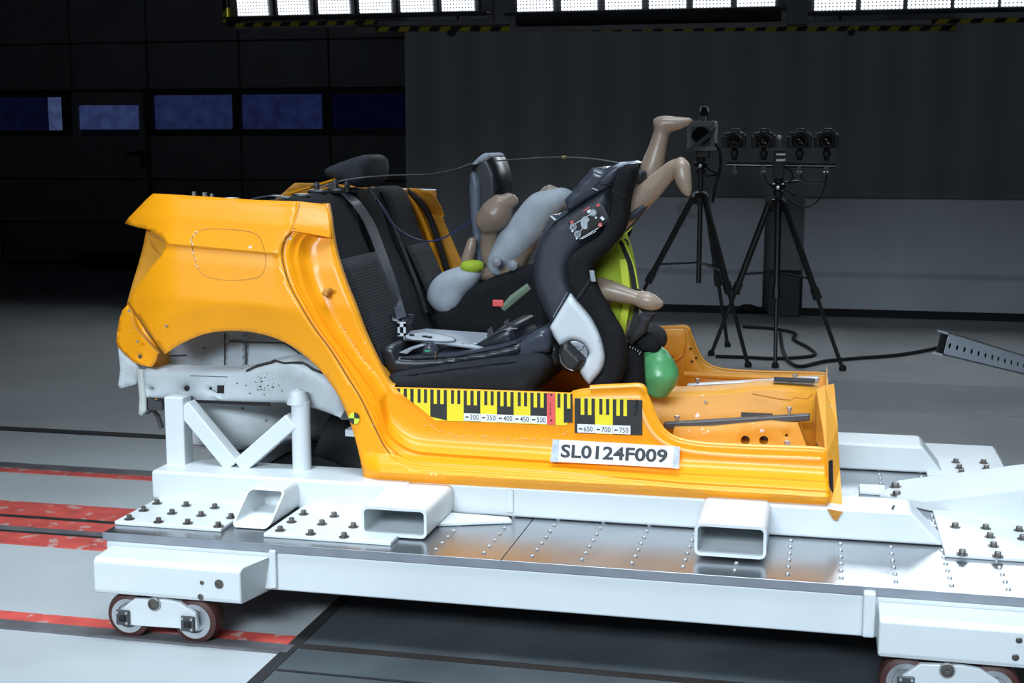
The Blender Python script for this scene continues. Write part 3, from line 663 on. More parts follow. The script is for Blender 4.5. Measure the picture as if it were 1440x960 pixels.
MB().tube(on(sm2([(896, 560), (903, 580), (912, 600), (926, 617), (950, 630), (985, 636.5), (1043, 641), (1100, 643), (1154, 645)], 4), -.002), .0062, 10).build('sill_bead', mat('worn_orange_highlight', (.88, .48, .16), .3, 0, 0, 8, 0, 80, .6, .4, patch=((.85, .80, .74), 20, .66)), BODY)  # paler orange and whitish patches paint the highlight on this worn ridge
gl = [p for p in Dl if 326 < p[1] < 640]; MB().tube(on(densify(gl, 5, False), -.0012), .0016, 5).build('door_gap_line', M['seam'], BODY)
MB().tube(on([(421, 285), (417, 305), (411.5, 321), (430, 326), (449, 330)], -.0005), .0018, 5).build('block_seam', M['orange_old'], BODY)
# striker on the pillar
c = P(461, 411, .06); o = MB().lathe(c, (0, -1, 0), [(.014, 0), (.013, .006), (.006, .012), (.006, .024), (.009, .026), (.0001, .028)], 16).build('door_striker', M['orange_old'], BODY)
MB().tube([c+Vector((-.004, -.012, -.006)), c+Vector((.018, -.018, .012))], .006, 8).build('striker_pin', M['orange_old'], o)
# sealer beads with white chips along the pillar and under the ruler
wl = MB()
for (a0, b0, a1, b1, n) in ((478, 455, 520, 520, 26), (600, 598, 640, 612, 14), (640, 612, 780, 618, 40), (780, 618, 803, 604, 8)):
    for i in range(n):
        t_ = random.random(); c = on([(a0+(a1-a0)*t_+random.uniform(-2, 2), b0+(b1-b0)*t_+random.uniform(-1.5, 1.5))])[0]
        wl.tube([c, c+Vector((random.uniform(-.006, .006), -.0008, random.uniform(-.003, .003)))], .0012, 5)
tag(wl.build('sealer_flecks', mat('pale_sealer', (.78, .48, .22), .6), BODY), kind='stuff')
# rear corner: recess of the tail lamp and the lower bumper bracket
sheet('lamp_recess', [(206, 322), (224, 331), (238, 342), (232, 362), (218, 382), (200, 405), (181, 430), (178, 428), (187, 396), (195, 370), (201, 347)], lambda V: .13+np.clip((215-V[:, 0])/40, -.4, 1)*.05, M['orange_in'], BODY, step=6, solid=.003)
MB().add([P(213, 324, .085), P(235, 342, .045), P(228, 360, .05), P(212, 348, .14), P(207, 330, .14)], [(0, 1, 2, 3, 4)]).build('lamp_recess_wall', M['orange_in'], BODY, smooth=None, solid=.003)
sheet('bumper_bracket', [(180, 428), (172, 436), (167, 452), (163, 480), (166, 488), (176, 498), (186, 508), (197, 513), (213, 516), (219, 508), (223, 492), (205, 465), (190, 444)], lambda V: .06+np.clip((200-V[:, 0])/40, 0, 1)*.07, M['orange'], BODY, step=5, solid=.004, holes=[sm2c([(193, 501), (197, 498), (200, 502), (196, 505)], 2)])
MB().tube([P(181, 431, .07), P(190, 460, .05), P(210, 482, .045), P(224, 497, .03)], .003, 6).build('bracket_bead', M['orange_old'], BODY)
for a, b in ((182, 437), (194, 480), (234, 458)): MB().cyl(P(a, b, .035 if a < 220 else .004), (0, -1, 0), .004, .004, 8).build('rivet', M['zinc'], BODY)
# grey inner metal seen through the wheel arch
wh = [(205, 520), (215, 500), (235, 480), (260, 466), (300, 458), (345, 456), (390, 464), (430, 485), (460, 512), (485, 550), (503, 590), (480, 590), (455, 560), (430, 530), (240, 520)]
sheet('wheelhouse', wh, lambda V: .20-np.clip((V[:, 1]-455)/110, 0, 1)*.03-np.where((V[:, 0] > 318) & (V[:, 0] < 346), .012, 0), M['undercoat'], BODY, step=6, solid=.003)
for pts in ([(316, 468), (316, 515)], [(322, 480), (400, 482), (425, 500)], [(346, 482), (346, 515)], [(232, 516), (262, 516)], [(238, 500), (262, 499)]): MB().tube([P(a, b, .178) for a, b in pts], .0022, 5).build('seam_bead', M['seam'], BODY)
for a in (275, 293): MB().box(P(a-4, 513, .18).x, P(a+4, 513, .18).x, .170, .185, P(a, 514.5, .18).z, P(a, 512, .18).z).build('clip', M['zinc'], BODY, smooth=None)
rl = [(200, 522), (206, 517), (300, 519), (345, 518), (380, 508), (410, 503), (440, 516), (462, 530), (478, 553), (485, 575), (479, 587), (455, 578), (432, 571), (400, 566), (345, 565), (290, 563), (206, 559)]
hl = lambda a, b, r, n=10: [(a+r*math.cos(2*math.pi*i/n), b+r*math.sin(2*math.pi*i/n)) for i in range(n)]
RL = pillow('chassis_rail', rl, .10, .20, M['primer'], BODY, h0=.012, R=9, step=6, holes=[hl(213.5, 547, 3), hl(263, 546, 3.6), hl(296.5, 546, 1.8, 6), [(306, 542), (315, 542), (315, 552), (306, 552)]])
MB().box(-1.12, -.75, .099, .102, .535, .625).build('rail_hole_shade', M['black'], BODY, smooth=None)  # black sheet put inside the rail so its holes look shaded
sheet('sealer_line', sm2([(346, 520), (362, 512), (380, 508), (386, 505), (400, 509), (425, 508), (440, 517), (452, 522)], 2)+sm2([(452, 525), (438, 520), (425, 511), (400, 512), (387, 508), (380, 511), (362, 515), (346, 523)], 2), .086, M['seam'], BODY, step=4, solid=.002)
sp = MB()
for i in range(34):
    a, b = random.gauss(372, 12), random.gauss(540, 9); sp.cyl(P(a, b, .0868), (0, 1, 0), random.uniform(.0008, .0026), .003, 6)
tag(sp.build('tar_spots', M['seam'], BODY), kind='stuff')
MB().tube([P(a, b, .088) for a, b in ((268, 528), (320, 530))], .0012, 5).build('seam_bead', M['seam'], BODY)
MB().lathe(P(419, 551, .05), (0, 0, -1), [(.001, -.012), (.024, -.002), (.032, .02), (.034, .035)], 16).build('post_socket', M['primer'], BODY)
# spare wheel well: oval tub under the floor
c = Vector((P(340, 565, .45).x, .62, P(340, 563, .2).z)); mb = MB(); prof = [(1.0, .03), (1.0, -.01), (.99, -.10), (.95, -.15), (.91, -.165), (.86, -.172), (.3, -.178), (.0001, -.178)]; vs = []
for r_, h in prof: vs += [(c.x+.275*r_*math.cos(2*math.pi*k/40), c.y+.44*r_*math.sin(2*math.pi*k/40), c.z+h) for k in range(40)]
mb.add(vs, [(i*40+k, i*40+(k+1) % 40, (i+1)*40+(k+1) % 40, (i+1)*40+k) for i in range(len(prof)-1) for k in range(40)]).build('spare_wheel_well', mat('well_paint', (.74, .77, .77), .5, 0, .25, 5, patch=((.12, .12, .12), 16, .70)), BODY, smooth=50)
MB().tube([(c.x+.264*math.cos(a), c.y+.424*math.sin(a), c.z-.152) for a in [math.pi*(1.0+i/30) for i in range(31)]], .0035, 6).build('well_bead', M['zinc'], BODY)
# rear skirt pieces
sheet('rear_skirt', [(166, 489), (176, 500), (190, 511), (195, 516), (192, 540), (170, 546), (166, 542), (169, 520)], .13, M['primer'], BODY, step=6, solid=.004)
sheet('rear_skirt', [(192, 518), (203, 520), (205, 560), (206, 577), (199, 585), (195, 582), (196, 560)], .11, mat('pale_primer', (.60, .62, .58), .5, 0, .15, 9), BODY, step=6, solid=.004)
MB().box(P(206, 568, .12).x, P(228, 568, .12).x, .12, .2, P(215, 577, .12).z, P(215, 560, .12).z).build('tow_bracket', M['dsteel'], BODY, bevel=.004)
MB().tube([P(205, 580, .16), P(215, 576, .17), P(222, 585, .18), P(228, 602, .18)], .008, 8).build('pipe_end', M['dsteel'], BODY)
MB().box(-1.14, -1.12, .12, 1.25, .53, .80).build('rear_panel', M['orange_in'], BODY, smooth=None)
MB().box(-1.12, -.40, .22, 1.15, .655, .67).build('boot_floor', M['primer'], BODY, smooth=None)
MB().add([(-.42, .14, .66), (-.42, 1.23, .66), (-.25, 1.23, .42), (-.25, .14, .42)], [(0, 1, 2, 3)]).build('heelboard', M['orange_in'], BODY, smooth=None, solid=.004)
MB().box(-.52, -.28, .12, 1.25, .45, .47).build('rear_underfloor', M['primer'], BODY, smooth=None)
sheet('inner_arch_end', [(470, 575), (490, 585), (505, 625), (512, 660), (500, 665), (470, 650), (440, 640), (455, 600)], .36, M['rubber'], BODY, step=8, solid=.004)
# floor, tunnel, cross member
MB().box(-.27, .885, .13, 1.24, .385, .395).build('floor_pan', M['orange_in'], BODY, smooth=None)
tn = [(938, 551), (985, 550), (1030, 547), (1060, 542), (1090, 542), (1150, 546)]
y0, y1 = .50, .635; vs = []; 
for a, b in [(820, 560), (880, 556)]+tn:
    v = P(a, b+2, y0); zt_ = v.z
    vs += [(v.x, y0-.045, .39), (v.x, y0-.015, zt_-.06), (v.x, y0-.004, zt_-.010), (v.x, y0+.012, zt_), (v.x, y1-.012, zt_), (v.x, y1+.004, zt_-.01), (v.x, y1+.045, .39)]
n = len(vs)//7
TN = MB().add(vs, [(7*i+k, 7*i+7+k, 7*i+8+k, 7*i+1+k) for i in range(n-1) for k in range(6)]).build('floor_tunnel', M['orange_in'], BODY, smooth=40, solid=.003)
zt_ = P(1110, 541, y0).z
MB().box(P(1088, 538, .57).x, P(1146, 538, .57).x, .54, .61, zt_+.002, zt_+.0045).build('tunnel_slot', M['black'], TN, smooth=None)
MB().tube([P(1058, 553, .484), P(1095, 560, .478), P(1112, 562, .476), P(1117, 558, .48), P(1135, 560, .48), P(1143, 553, .484)], .0012, 5).build('sealer_bead', M['orange_old'], TN)
MB().tube([P(1146, 556, .48), P(1146, 605, .455)], .0015, 5).build('sealer_bead', M['orange_old'], TN)
MB().cyl(P(992, 565, .478), (0, -1, 0), .005, .003, 10).build('tunnel_stud', M['zinc'], TN)
br = [(948, 601), (1000, 600), (1085, 592), (1100, 594), (1122, 595), (1135, 630), (1138, 650), (940, 640)]
BR = pillow('seat_bracket', br, .33, .42, M['orange_in'], BODY, h0=.004, R=4, step=7, holes=[hl(1048, 619, 6.5, 14), hl(1074, 619, 6.5, 14), hl(1106, 612, 2.2, 8)])
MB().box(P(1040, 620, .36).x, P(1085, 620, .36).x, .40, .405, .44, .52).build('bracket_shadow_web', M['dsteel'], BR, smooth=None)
for far in (0, 1):
    if not far: a, b = P(934, 598, .36), P(1139, 586, .36); bl = ((952, 590), (1110, 578))
    else: a, b = P(966, 543.5, .93), P(1152, 533, .93); bl = ((981, 537), (1118, 531))
    dv = (b-a).normalized(); up_ = Vector((0, 0, 1)); q = lambda c: [c+Vector((0, -.014, -.010)), c+Vector((0, .014, -.010)), c+Vector((0, .014, .010)), c+Vector((0, -.014, .010))]
    R_ = MB().hexa(q(a), q(b)).build('seat_rail', M['dsteel'] if not far else M['zinc'], BODY, bevel=.004)
    for px, py in bl:
        c = P(px, py, a.y-.004); c.z -= .004; MB().cyl(c-Vector((0, 0, .012)), (0, 0, 1), .0045, .022, 10).cyl(c+Vector((0, 0, .008)), (0, 0, 1), .008, .008, 6).build('rail_bolt', M['zinc'], R_)
c = P(1107, 623, .20); MB().cyl(c-Vector((0, 0, .02)), (0, 0, 1), .008, .026, 12).build('sill_stud', M['zinc'], BODY)
# front cut end
MB().add([P(1148, 547, .50), P(1160, 542, .52), P(1173, 539, .56), P(1178, 600, .30), P(1181, 660, .08), P(1185, 718, -.012), P(1166, 716, -.002), P(1163, 640, .05), P(1147, 620, .30)],
         [(0, 1, 7, 8), (1, 2, 3, 7), (3, 4, 6, 7), (4, 5, 6)]).build('front_cut_flange', M['orange_in'], BODY, smooth=None, solid=.004)
MB().add([P(1163, 715, -.05), P(1185, 719, -.05), P(1177, 732, -.05), P(1171, 729, -.05)], [(0, 1, 2, 3)]).build('bent_corner', M['orange_old'], BODY, smooth=None, solid=.003)
MB().add([(.884, .13, .39), (.884, 1.24, .39), (.884, 1.30, .52), (.884, .70, .50), (.884, .635, zt_), (.884, .50, zt_), (.884, .46, .5)], [(0, 1, 2, 3, 4, 5, 6)]).build('front_cut_flange', M['orange_in'], BODY, smooth=None, solid=.004)
MB().box(.30, .36, .13, 1.24, .395, .45).build('cross_member', M['orange_in'], BODY, bevel=.01)
MB().add([P(1166, 648, .03), P(1171, 646, .04), P(1172, 690, .03), P(1167, 706, .02)], [(0, 1, 2, 3)]).build('end_gap_shade', M['black'], BODY, smooth=None, solid=.002)  # black sheet stands in for the shade in this gap
# stamped reinforcement on the far sill
rf = [(912, 464), (962, 463), (965, 482), (960, 500), (952, 507), (930, 504), (915, 500)]
pillow('far_sill_stamping', rf, 1.215, 1.235, M['orange_in'], BODY, h0=.008, R=5, step=6, holes=[hl(946, 502, 1.5, 6)])
for a, b in ((971, 490), (979, 503), (973, 508)): MB().cyl(P(a, b, 1.226), (0, -1, 0), .0045, .004, 8).build('hole_plug', M['black'], BODY)
MB().tube([P(962, 526, 1.24), P(1060, 530, 1.24), P(1150, 531, 1.24)], .012, 8).build('far_floor_seam', M['orange_in'], BODY)
# rear shelf hardware: clamps, straps and far rim behind the seats
BX = lambda a, b, Y: P(a, b, Y)
a_, b_ = P(404, 274, .36), P(471, 253.5, .50); nz_ = Vector((0, .035, .0)); MB().hexa([a_, b_, b_+nz_, a_+nz_], [v+Vector((0, 0, .007)) for v in (a_, b_, b_+nz_, a_+nz_)]).build('shelf_strip', M['orange'], BODY, smooth=None)
MB().tube([P(471, 254, .52), P(476, 266, .52)], .005, 6).build('strip_stay', M['dsteel'], BODY)
MB().box(-.80, -.66, 1.05, 1.22, 1.13, 1.15).build('shelf_end', M['orange'], BODY, bevel=.004)
MB().box(-1.02, -.80, .12, 1.25, 1.105, 1.12).build('parcel_shelf', M['blkplastic'], BODY, bevel=.004)
for a, b, r in ((273, 272, .006), (288, 273, .007), (298, 275, .005)): MB().cyl(P(a, b+4, .13), (0, 0, 1), r, .014, 10).build('shelf_bolt', M['zinc'], BODY)
MB().box(P(316, 278, .12).x, P(330, 278, .12).x, .11, .15, P(320, 281, .12).z, P(320, 278, .12).z).build('shelf_chip', M['paper'], BODY, smooth=None)
MB().ribbon(smoothline([P(352, 281, .2), P(380, 275, .2), P(400, 277, .2), P(425, 281, .2)], 5), (0, .05, 0), .003).build('shelf_strap', M['belt'], BODY)
for a, b, Y in ((424, 274, .22), (446, 268, .34), (452, 268, .40), (472, 266, .42), (493, 265, .55)):
    k_ = MB().lathe(P(a, b+5, Y), (0, 0, 1), [(.001, 0), (.028, 0), (.030, .008), (.024, .014), (.0001, .015)], 16).build('belt_guide', M['blkplastic'], BODY)
for a, b, Y in ((446, 260, .34), (472, 256, .42), (488, 258, .5)): MB().cyl(P(a, b+12, Y), (0, 0, 1), .008, .035, 10).cyl(P(a, b+2, Y), (0, 0, 1), .013, .006, 10).build('shelf_post', M['dsteel'], BODY)
# far pillar
MB().add([P(570, 267, 1.30), P(613, 268, 1.34), P(614, 300, 1.34), P(624, 335, 1.34), P(650, 382, 1.34), P(634, 382, 1.32), P(612, 330, 1.30), P(590, 290, 1.28)], [(0, 1, 2, 7), (7, 2, 3, 6), (6, 3, 4, 5)]).build('far_pillar', M['orange_old'], BODY, smooth=None, solid=.004)
MB().tube(smoothline([P(570, 267, 1.26), P(590, 283, 1.25), P(604, 305, 1.25), P(618, 345, 1.25), P(630, 385, 1.25)], 5), .012, 8).build('far_door_seal', M['rubber'], BODY)
MB().tube(smoothline([P(566, 270, 1.22), P(582, 288, 1.22), P(598, 320, 1.22), P(612, 360, 1.22), P(624, 390, 1.22)], 5), .010, 8).build('far_pillar_edge', M['orange'], BODY)
MB().tube([P(568, 267, 1.30), P(590, 267, 1.33), P(613, 268, 1.345)], .006, 6).build('far_pillar_cut_edge', M['zinc'], BODY)

# ------------------------------------------------------------------ stickers on the body
def quad(a, b, c, d, Y, out): return [P(*q, Y-out) for q in (a, b, c, d)]
def ruler(label, x0, x1, top, bot, clip, marks, y, redat=None, whites=None, U=23.45):
    t = thing('measuring_tape', label, 'ruler', P((x0+x1)/2, bot((x0+x1)/2), y))
    base = clip if clip else [(x0, top(x0)), (x1, top(x1)), (x1, bot(x1)), (x0, bot(x0))]
    MB().prism([P(a, b, y) for a, b in base], (0, .0012, 0)).build('tape_band', M['yellow'], t, smooth=None)
    blk = ('black_mark', M['rblack']); yel = ('yellow_mark', M['yellow'])
    def q(mb, a, b, f0, f1, lay):
        a = max(a, x0); b = min(b, x1)
        if b <= a: return
        pts = [(a, top(a)+(bot(a)-top(a))*f0), (b, top(b)+(bot(b)-top(b))*f0), (b, top(b)+(bot(b)-top(b))*f1), (a, top(a)+(bot(a)-top(a))*f1)]
        if x0 < 600:                      # keep to the trimmed corner
            lim = lambda xx: np.interp(xx, [555, 612, 640], [546, 591, 594])
            pts = [(u, min(v, max(lim(u), top(u)))) for u, v in pts]
        MB().add([P(u, v, y-.0003*lay) for u, v in pts], [(0, 1, 2, 3)]).build(*mb, t, smooth=None)
    for k in range(-5, 8):
        a = marks+k*U
        if k % 2 == 0:
            q(blk, a, a+U, 0, 1, 1)
            q(yel, a+U*.2, a+U*.4, 0, .47, 2); q(yel, a+U*.6, a+U*.8, 0, .47, 2)
        else: q(blk, a+U*.24, a+U*.42, 0, .45, 1); q(blk, a+U*.62, a+U*.8, 0, .45, 1)
    if not redat: q(blk, whites[-1][1]+U, x1, 0, 1, 1); q(blk, x0, whites[0][1], 0, 1, 1)
    for (n_, a) in whites:
        b = a+U; f0, f1 = .74, .985
        w_ = MB(); pts = [(a+.2, top(a)+(bot(a)-top(a))*f0), (b-.2, top(b)+(bot(b)-top(b))*f0), (b-.2, top(b)+(bot(b)-top(b))*f1), (a+.2, top(a)+(bot(a)-top(a))*f1)]
        w_.add([P(u, v, y-.0011) for u, v in pts], [(0, 1, 2, 3)]); w0 = w_.build('number_field', M['paper'], t, smooth=None)
        o_ = P(a+9, bot(a+9)-2.6, y-.0012); r_ = (P(a+22, bot(a+22)-2.6, y-.0012)-o_)
        lettering('number', n_, o_, r_, (0, 0, 1), .0150, mat('grey_print', (.07, .07, .08), .6) if 'grey_print' not in bpy.data.materials else bpy.data.materials['grey_print'], w0, .006, .0004, width=.0262)
        h = P(a+5, bot(a+5)-6, y-.0015); MB().add([h+Vector((-.0065, 0, 0)), h+Vector((-.002, 0, -.0035)), h+Vector((-.002, 0, -.0018)), h+Vector((.0045, 0, -.0018)), h+Vector((.0045, 0, .0018)), h+Vector((-.002, 0, .0018)), h+Vector((-.002, 0, .0035))], [(0, 1, 2, 3, 4, 5, 6)]).build('arrow', M['print'], w0, smooth=None)
    if redat:
        a, b = redat; rf_ = MB().add([P(a, top(a)-.5, y-.0014), P(b, top(b)-.5, y-.0014), P(b, bot(b), y-.0014), P(a, bot(a), y-.0014)], [(0, 1, 2, 3)]).build('red_field', M['rred'], t, smooth=None)
        for i, ch in enumerate('550'):
            o_ = P(a+3.6, 571+i*6.2, y-.0015); lettering('number', ch, o_, (1, 0, 0), (0, 0, 1), .0095, M['print'], rf_, 0, .0004)
        for py in (555, 591):
            h = P((a+b)/2, py, y-.0018); MB().add([h+Vector((-.0045, 0, 0)), h+Vector((0, 0, -.003)), h+Vector((.0035, 0, -.0018)), h+Vector((.0035, 0, .0018)), h+Vector((0, 0, .003))], [(0, 1, 2, 3, 4)]).build('arrow', M['print'], rf_, smooth=None)
    return t
ry = .0545
ruler('long yellow black measuring tape stuck along the sill under the seat', 555, 805, lambda x_: 545.8+(x_-555)*.031, lambda x_: 591.5+(x_-640)*.040, [(557, 546), (805, 553.5), (804, 578), (797, 598), (640, 592), (612, 591)], 652, ry, (769, 781), [('300', 652), ('350', 675.4), ('400', 698.9), ('450', 722.3), ('500', 745.8)])
ruler('short measuring tape stuck below the raised sill end, reading 650 to 750', 808, 903, lambda x_: 559.5+(x_-808)*.030, lambda x_: 608.5+(x_-808)*.036, [(808, 559.5), (884, 561), (892, 564), (903, 586), (903, 612), (808, 608.5)], 811.7, ry, None, [('650', 811.7), ('700', 836.7), ('750', 861.7)], 25)
# test number label
def LY(a, b): return float(Yside([(a, b)])[0])
corn = [(785, 618), (956, 628), (955, 658), (783, 649)]
TL = thing('test_number_label', 'white taped label on the sill reading SL0124F009', 'label', P(870, 655, 0))
Yt, Yb_ = .026, .006
v = [P(785, 618, Yt), P(956, 628, Yt), P(955, 658, Yb_), P(783, 649, Yb_)]
MB().prism(v, (0, .0015, 0)).build('label_sheet', M['paper'], TL, smooth=None)
ri = v[2]-v[3]; upv = v[0]-v[3]; nn = ri.cross(upv).normalized()
if nn.y > 0: nn = -nn
lettering('test_number', 'SL0124F009', v[3]+ri*.028+upv*.19, ri, upv, upv.length*.62, M['print'], TL, .03, .0008, width=ri.length*.875)
for f0, f1 in ((-.055, .012), (.945, 1.0)):
    MB().add([v[3]+ri*f0+upv*-.02+nn*.0004, v[3]+ri*f1+upv*-.02+nn*.0004, v[0]+(v[1]-v[0])*f1+nn*.0004, v[0]+(v[1]-v[0])*(f0+.01)+nn*.0004], [(0, 1, 2, 3)]).build('tape_end', M['gtape'], TL, smooth=None, solid=.0005)
# round quartered target on the arch edge
c = P(498, 588, -.004); TG = thing('target_sticker', 'round yellow black quartered target sticker at the wheel arch', 'sticker', c)
for k in range(4):
    pts = [c]+[c+Vector((.0165*math.cos(a), 0, .0175*math.sin(a))) for a in [math.pi/2*(k+i/8) for i in range(9)]]
    MB().prism(pts, (0, .001, 0)).build('quarter', M['limet'] if k % 2 else M['rblack'], TG, smooth=None)
# ================================================================== rear bench
FP = [(a-.08, b) for a, b in [(-.665, 1.135), (-.645, 1.158), (-.605, 1.166), (-.570, 1.150), (-.552, 1.115), (-.530, 1.04), (-.500, .965), (-.455, .87), (-.410, .775), (-.375, .70), (-.355, .645)]]
def front_x(z): return float(np.interp(z, [p[1] for p in FP[:2:-1]], [p[0] for p in FP[:2:-1]]))
def back_slab(y0, y1, name, m, parent, puff=.012, th=.11):
    prof = smoothline([(a, 0, b) for a, b in FP], 3); n = len(prof); ny = 12; vs = []
    for j in range(ny+1):
        t_ = j/ny; y = y0+(y1-y0)*t_; e = 1-abs(2*t_-1)**6
        for p in prof: vs.append((p.x+puff*e-.012*(1-e), y, p.z-.012*(1-e)*(1 if p.z > 1.1 else 0)))
        for p in prof[::-1]: vs.append((p.x-th, y, p.z-.02))
    k = 2*n; fs = [(j*k+i, (j+1)*k+i, (j+1)*k+(i+1) % k, j*k+(i+1) % k) for j in range(ny) for i in range(k)]
    fs += [tuple(range(k-1, -1, -1)), tuple(ny*k+i for i in range(k))]
    return MB().add(vs, fs).build(name, m, parent, smooth=50)
def ribbed(y0, y1, z0, z1, parent):
    vs = []; nz = 10; ny = 6
    for i in range(nz+1):
        z = z0+(z1-z0)*i/nz
        for j in range(ny+1):
            t_ = j/ny; e = 1-abs(2*t_-1)**4; vs.append((front_x(z)+.0125+.0035*e*(1 if 0 < i < nz else .0), y0+(y1-y0)*t_, z))
    w_ = ny+1; return MB().add(vs, [(i*w_+j, i*w_+j+1, (i+1)*w_+j+1, (i+1)*w_+j) for i in range(nz) for j in range(ny)]).build('ribbed_panel', M['ribfab'], parent, smooth=60, solid=.01)
SB = thing('rear_bench', 'black cloth rear bench with split backrest inside the orange body', 'bench', (-.42, .65, .40))
b1 = back_slab(.165, .575, 'backrest_pad', M['seatfab'], SB); back_slab(.582, .838, 'middle_pad', M['seatfab'], SB, .004)
b2 = back_slab(.850, 1.165, 'backrest_pad', M['seatfab'], SB)
ribbed(.185, .555, .62, .966, b1); ribbed(.875, 1.12, .62, .958, b2)
for yy in (.578, .844): MB().tube([(front_x(z)+.008, yy, z) for z in np.linspace(.66, 1.15, 14)], .005, 6).build('piping', M['fabric'], SB)
co = [(548, 527), (600, 519), (660, 510), (720, 503), (752, 500), (762, 505), (768, 516), (764, 530), (752, 545), (735, 556), (560, 552), (551, 540)]
CU = pillow('cushion_pad', sm2c(co, 2), .14, 1.22, M['seatfab'], SB, h0=.03, h1=.03, R=14, step=7)
MB().tube(smoothline([P(556, 530, .128), P(620, 521, .118), P(700, 511, .118), P(752, 506, .125)], 5), .0022, 6).build('seam', M['fabric'], CU)
def PS(px, py, off):                      # where a sight line meets the backrest front
    return min((P(px, py, Y) for Y in np.arange(.1, 1.3, .004)), key=lambda p: abs(p.x-front_x(p.z)-off))
# headrest
HR = thing('headrest', 'black cloth headrest standing above the rear backrest', 'headrest', (-.68, .62, 1.16))
ho = sm2c([(449, 248), (452, 235), (474, 224), (498, 216), (512, 215), (520, 220), (522, 235), (521, 252), (510, 264), (497, 268), (484, 262), (465, 256)], 3)
HP = pillow('headrest_pad', ho, .53, .75, mat('headrest_cloth', (.030, .032, .038), .8, 0, .2, 50, .3, 600, .25), HR, h0=.03, h1=.03, R=14, step=5, smooth=180)
m_ = HP.modifiers.new('soft', 'SMOOTH'); m_.factor = .5; m_.iterations = 10
for y in (.60, .68): MB().cyl((-.675, y, 1.14), (.15, 0, 1), .006, .07, 10).build('headrest_post', M['chrome'], HR)
# belts
LB = thing('lap_shoulder_belt', 'dark blue grey seat belt running down the near backrest to its buckle tongue', 'seat belt', P(565, 455, .25))
bp = [(-.76, .46, 1.178), (-.70, .47, 1.186), (-.655, .49, 1.168)]+[PS(a, b, .026) for a, b in ((497, 282), (507, 294), (520, 315), (532, 345), (543, 375), (553, 405), (560, 430))]
bk = P(565, 447, .32); MB().ribbon(smoothline([Vector(v) for v in bp]+[bk], 3), (.006, .078, 0), .002).build('webbing', M['belt'], LB)
MB().tube([bk+Vector((-.030, 0, .012)), bk+Vector((-.028, 0, -.006)), bk+Vector((0, 0, -.014)), bk+Vector((.028, 0, -.006)), bk+Vector((.030, 0, .012))], .010, 8).build('tongue_grip', M['blkplastic'], LB)
q0 = P(565, 463, .30); w_, h_ = .013, .019
MB().box(q0.x-w_, q0.x-w_*.45, q0.y-.002, q0.y+.002, q0.z-h_, q0.z+h_).box(q0.x+w_*.45, q0.x+w_, q0.y-.002, q0.y+.002, q0.z-h_, q0.z+h_).box(q0.x-w_, q0.x+w_, q0.y-.002, q0.y+.002, q0.z+h_*.4, q0.z+h_*1.2).box(q0.x-w_, q0.x+w_, q0.y-.002, q0.y+.002, q0.z-h_*1.1, q0.z-h_*.6).build('buckle_tongue', M['whitep'], LB, smooth=None)
ST = thing('tether_strap', 'narrow dark strap over the middle of the rear backrest', 'strap', (-.4, .8, .7))
MB().ribbon(smoothline([Vector((-.74, .78, 1.178)), Vector((-.68, .80, 1.185))]+[PS(a, b, .020) for a, b in ((524, 276), (538, 290), (553, 317), (565, 345), (577, 375), (590, 410), (600, 440))], 3), (.004, .022, 0), .003).build('strap_band', M['beltd'], ST)
# thin wires
W1 = tag(MB().tube(smoothline([P(440, 268, .42), P(480, 254, .45), P(540, 247, .55), (P(600, 245, .8)), P(640, 238, .95), P(664, 230, .98), P(700, 226, .95), P(760, 222, .7), P(795, 221, .55), P(840, 224, .45), P(880, 231, .42)], 6), .0022, 6).build('sensor_cable', M['wire']), 'thin dark sensor cable strung from the backrest over both child seats', 'cable')
MB().cyl(P(791, 221, .562), (1, 0, 0), .005, .012, 8).build('cable_tag', M['brass'], W1)
tag(MB().tube(smoothline([PS(530, 280, .03), PS(541, 298, .03), PS(553, 316, .03), PS(572, 332, .035)+Vector((.01, 0, 0)), P(600, 339, .98), P(622, 335, .98), P(645, 322, .96), P(668, 308, .93)], 6), .003, 6).build('sensor_cable', M['blue']), 'blue cable looping across the backrest to the pale grey child seat', 'cable')

# ================================================================== child seat base
CB = thing('isofix_platform', 'black plastic isofix child seat base with silver tray on the bench', 'seat base', P(640, 515, .4))
pillow('base_shell', [(535, 496), (537, 488), (548, 484), (557, 487), (560, 501), (585, 504), (640, 500), (690, 491), (728, 482), (737, 486), (733, 500), (690, 507), (640, 513), (560, 528), (549, 526), (540, 515)], .20, .58, M['blkplastic'], CB, h0=.012, h1=.012, R=6, step=5)
MB().prism([P(543, 505, .195), P(573, 508, .195), P(566, 514, .195), P(545, 511, .195)], (0, .01, 0)).build('base_badge', M['black'], CB, bevel=.001)
pillow('base_rim', [(562, 503), (585, 500), (640, 497), (700, 486), (727, 479), (728, 482), (700, 490), (640, 501), (585, 504)], .192, .56, M['bluplastic'], CB, h0=.004, h1=0, R=2, step=4)
tz = [P(567, 478, .25), P(620, 485, .23), P(690, 494, .23), P(735, 478, .45), P(700, 473, .5), P(600, 466, .5), P(577, 469, .40)]
MB().prism([v for v in tz], (0, 0, .010)).build('silver_tray', M['tray'], CB, smooth=30, bevel=.004, seg=3)
tn_ = (tz[2]-tz[0]).cross(tz[5]-tz[0]).normalized(); tn_ = tn_ if tn_.z > 0 else -tn_
def PT(a, b, h):                          # a point on the tray's own slope
    r = ray(a, b); o_ = tz[0]+tn_*h; return CAM+r*((o_-CAM).dot(tn_)/r.dot(tn_))
TRY = MB().prism([PT(a, b, .010) for a, b in sm2c([(570, 473), (580, 469), (604, 468), (636, 475), (634, 480), (600, 479), (576, 477)], 3)], tn_*.004).build('tray_pad', mat('tray_pad_grey', (.42, .44, .48), .35), CB, smooth=30, bevel=.0015)
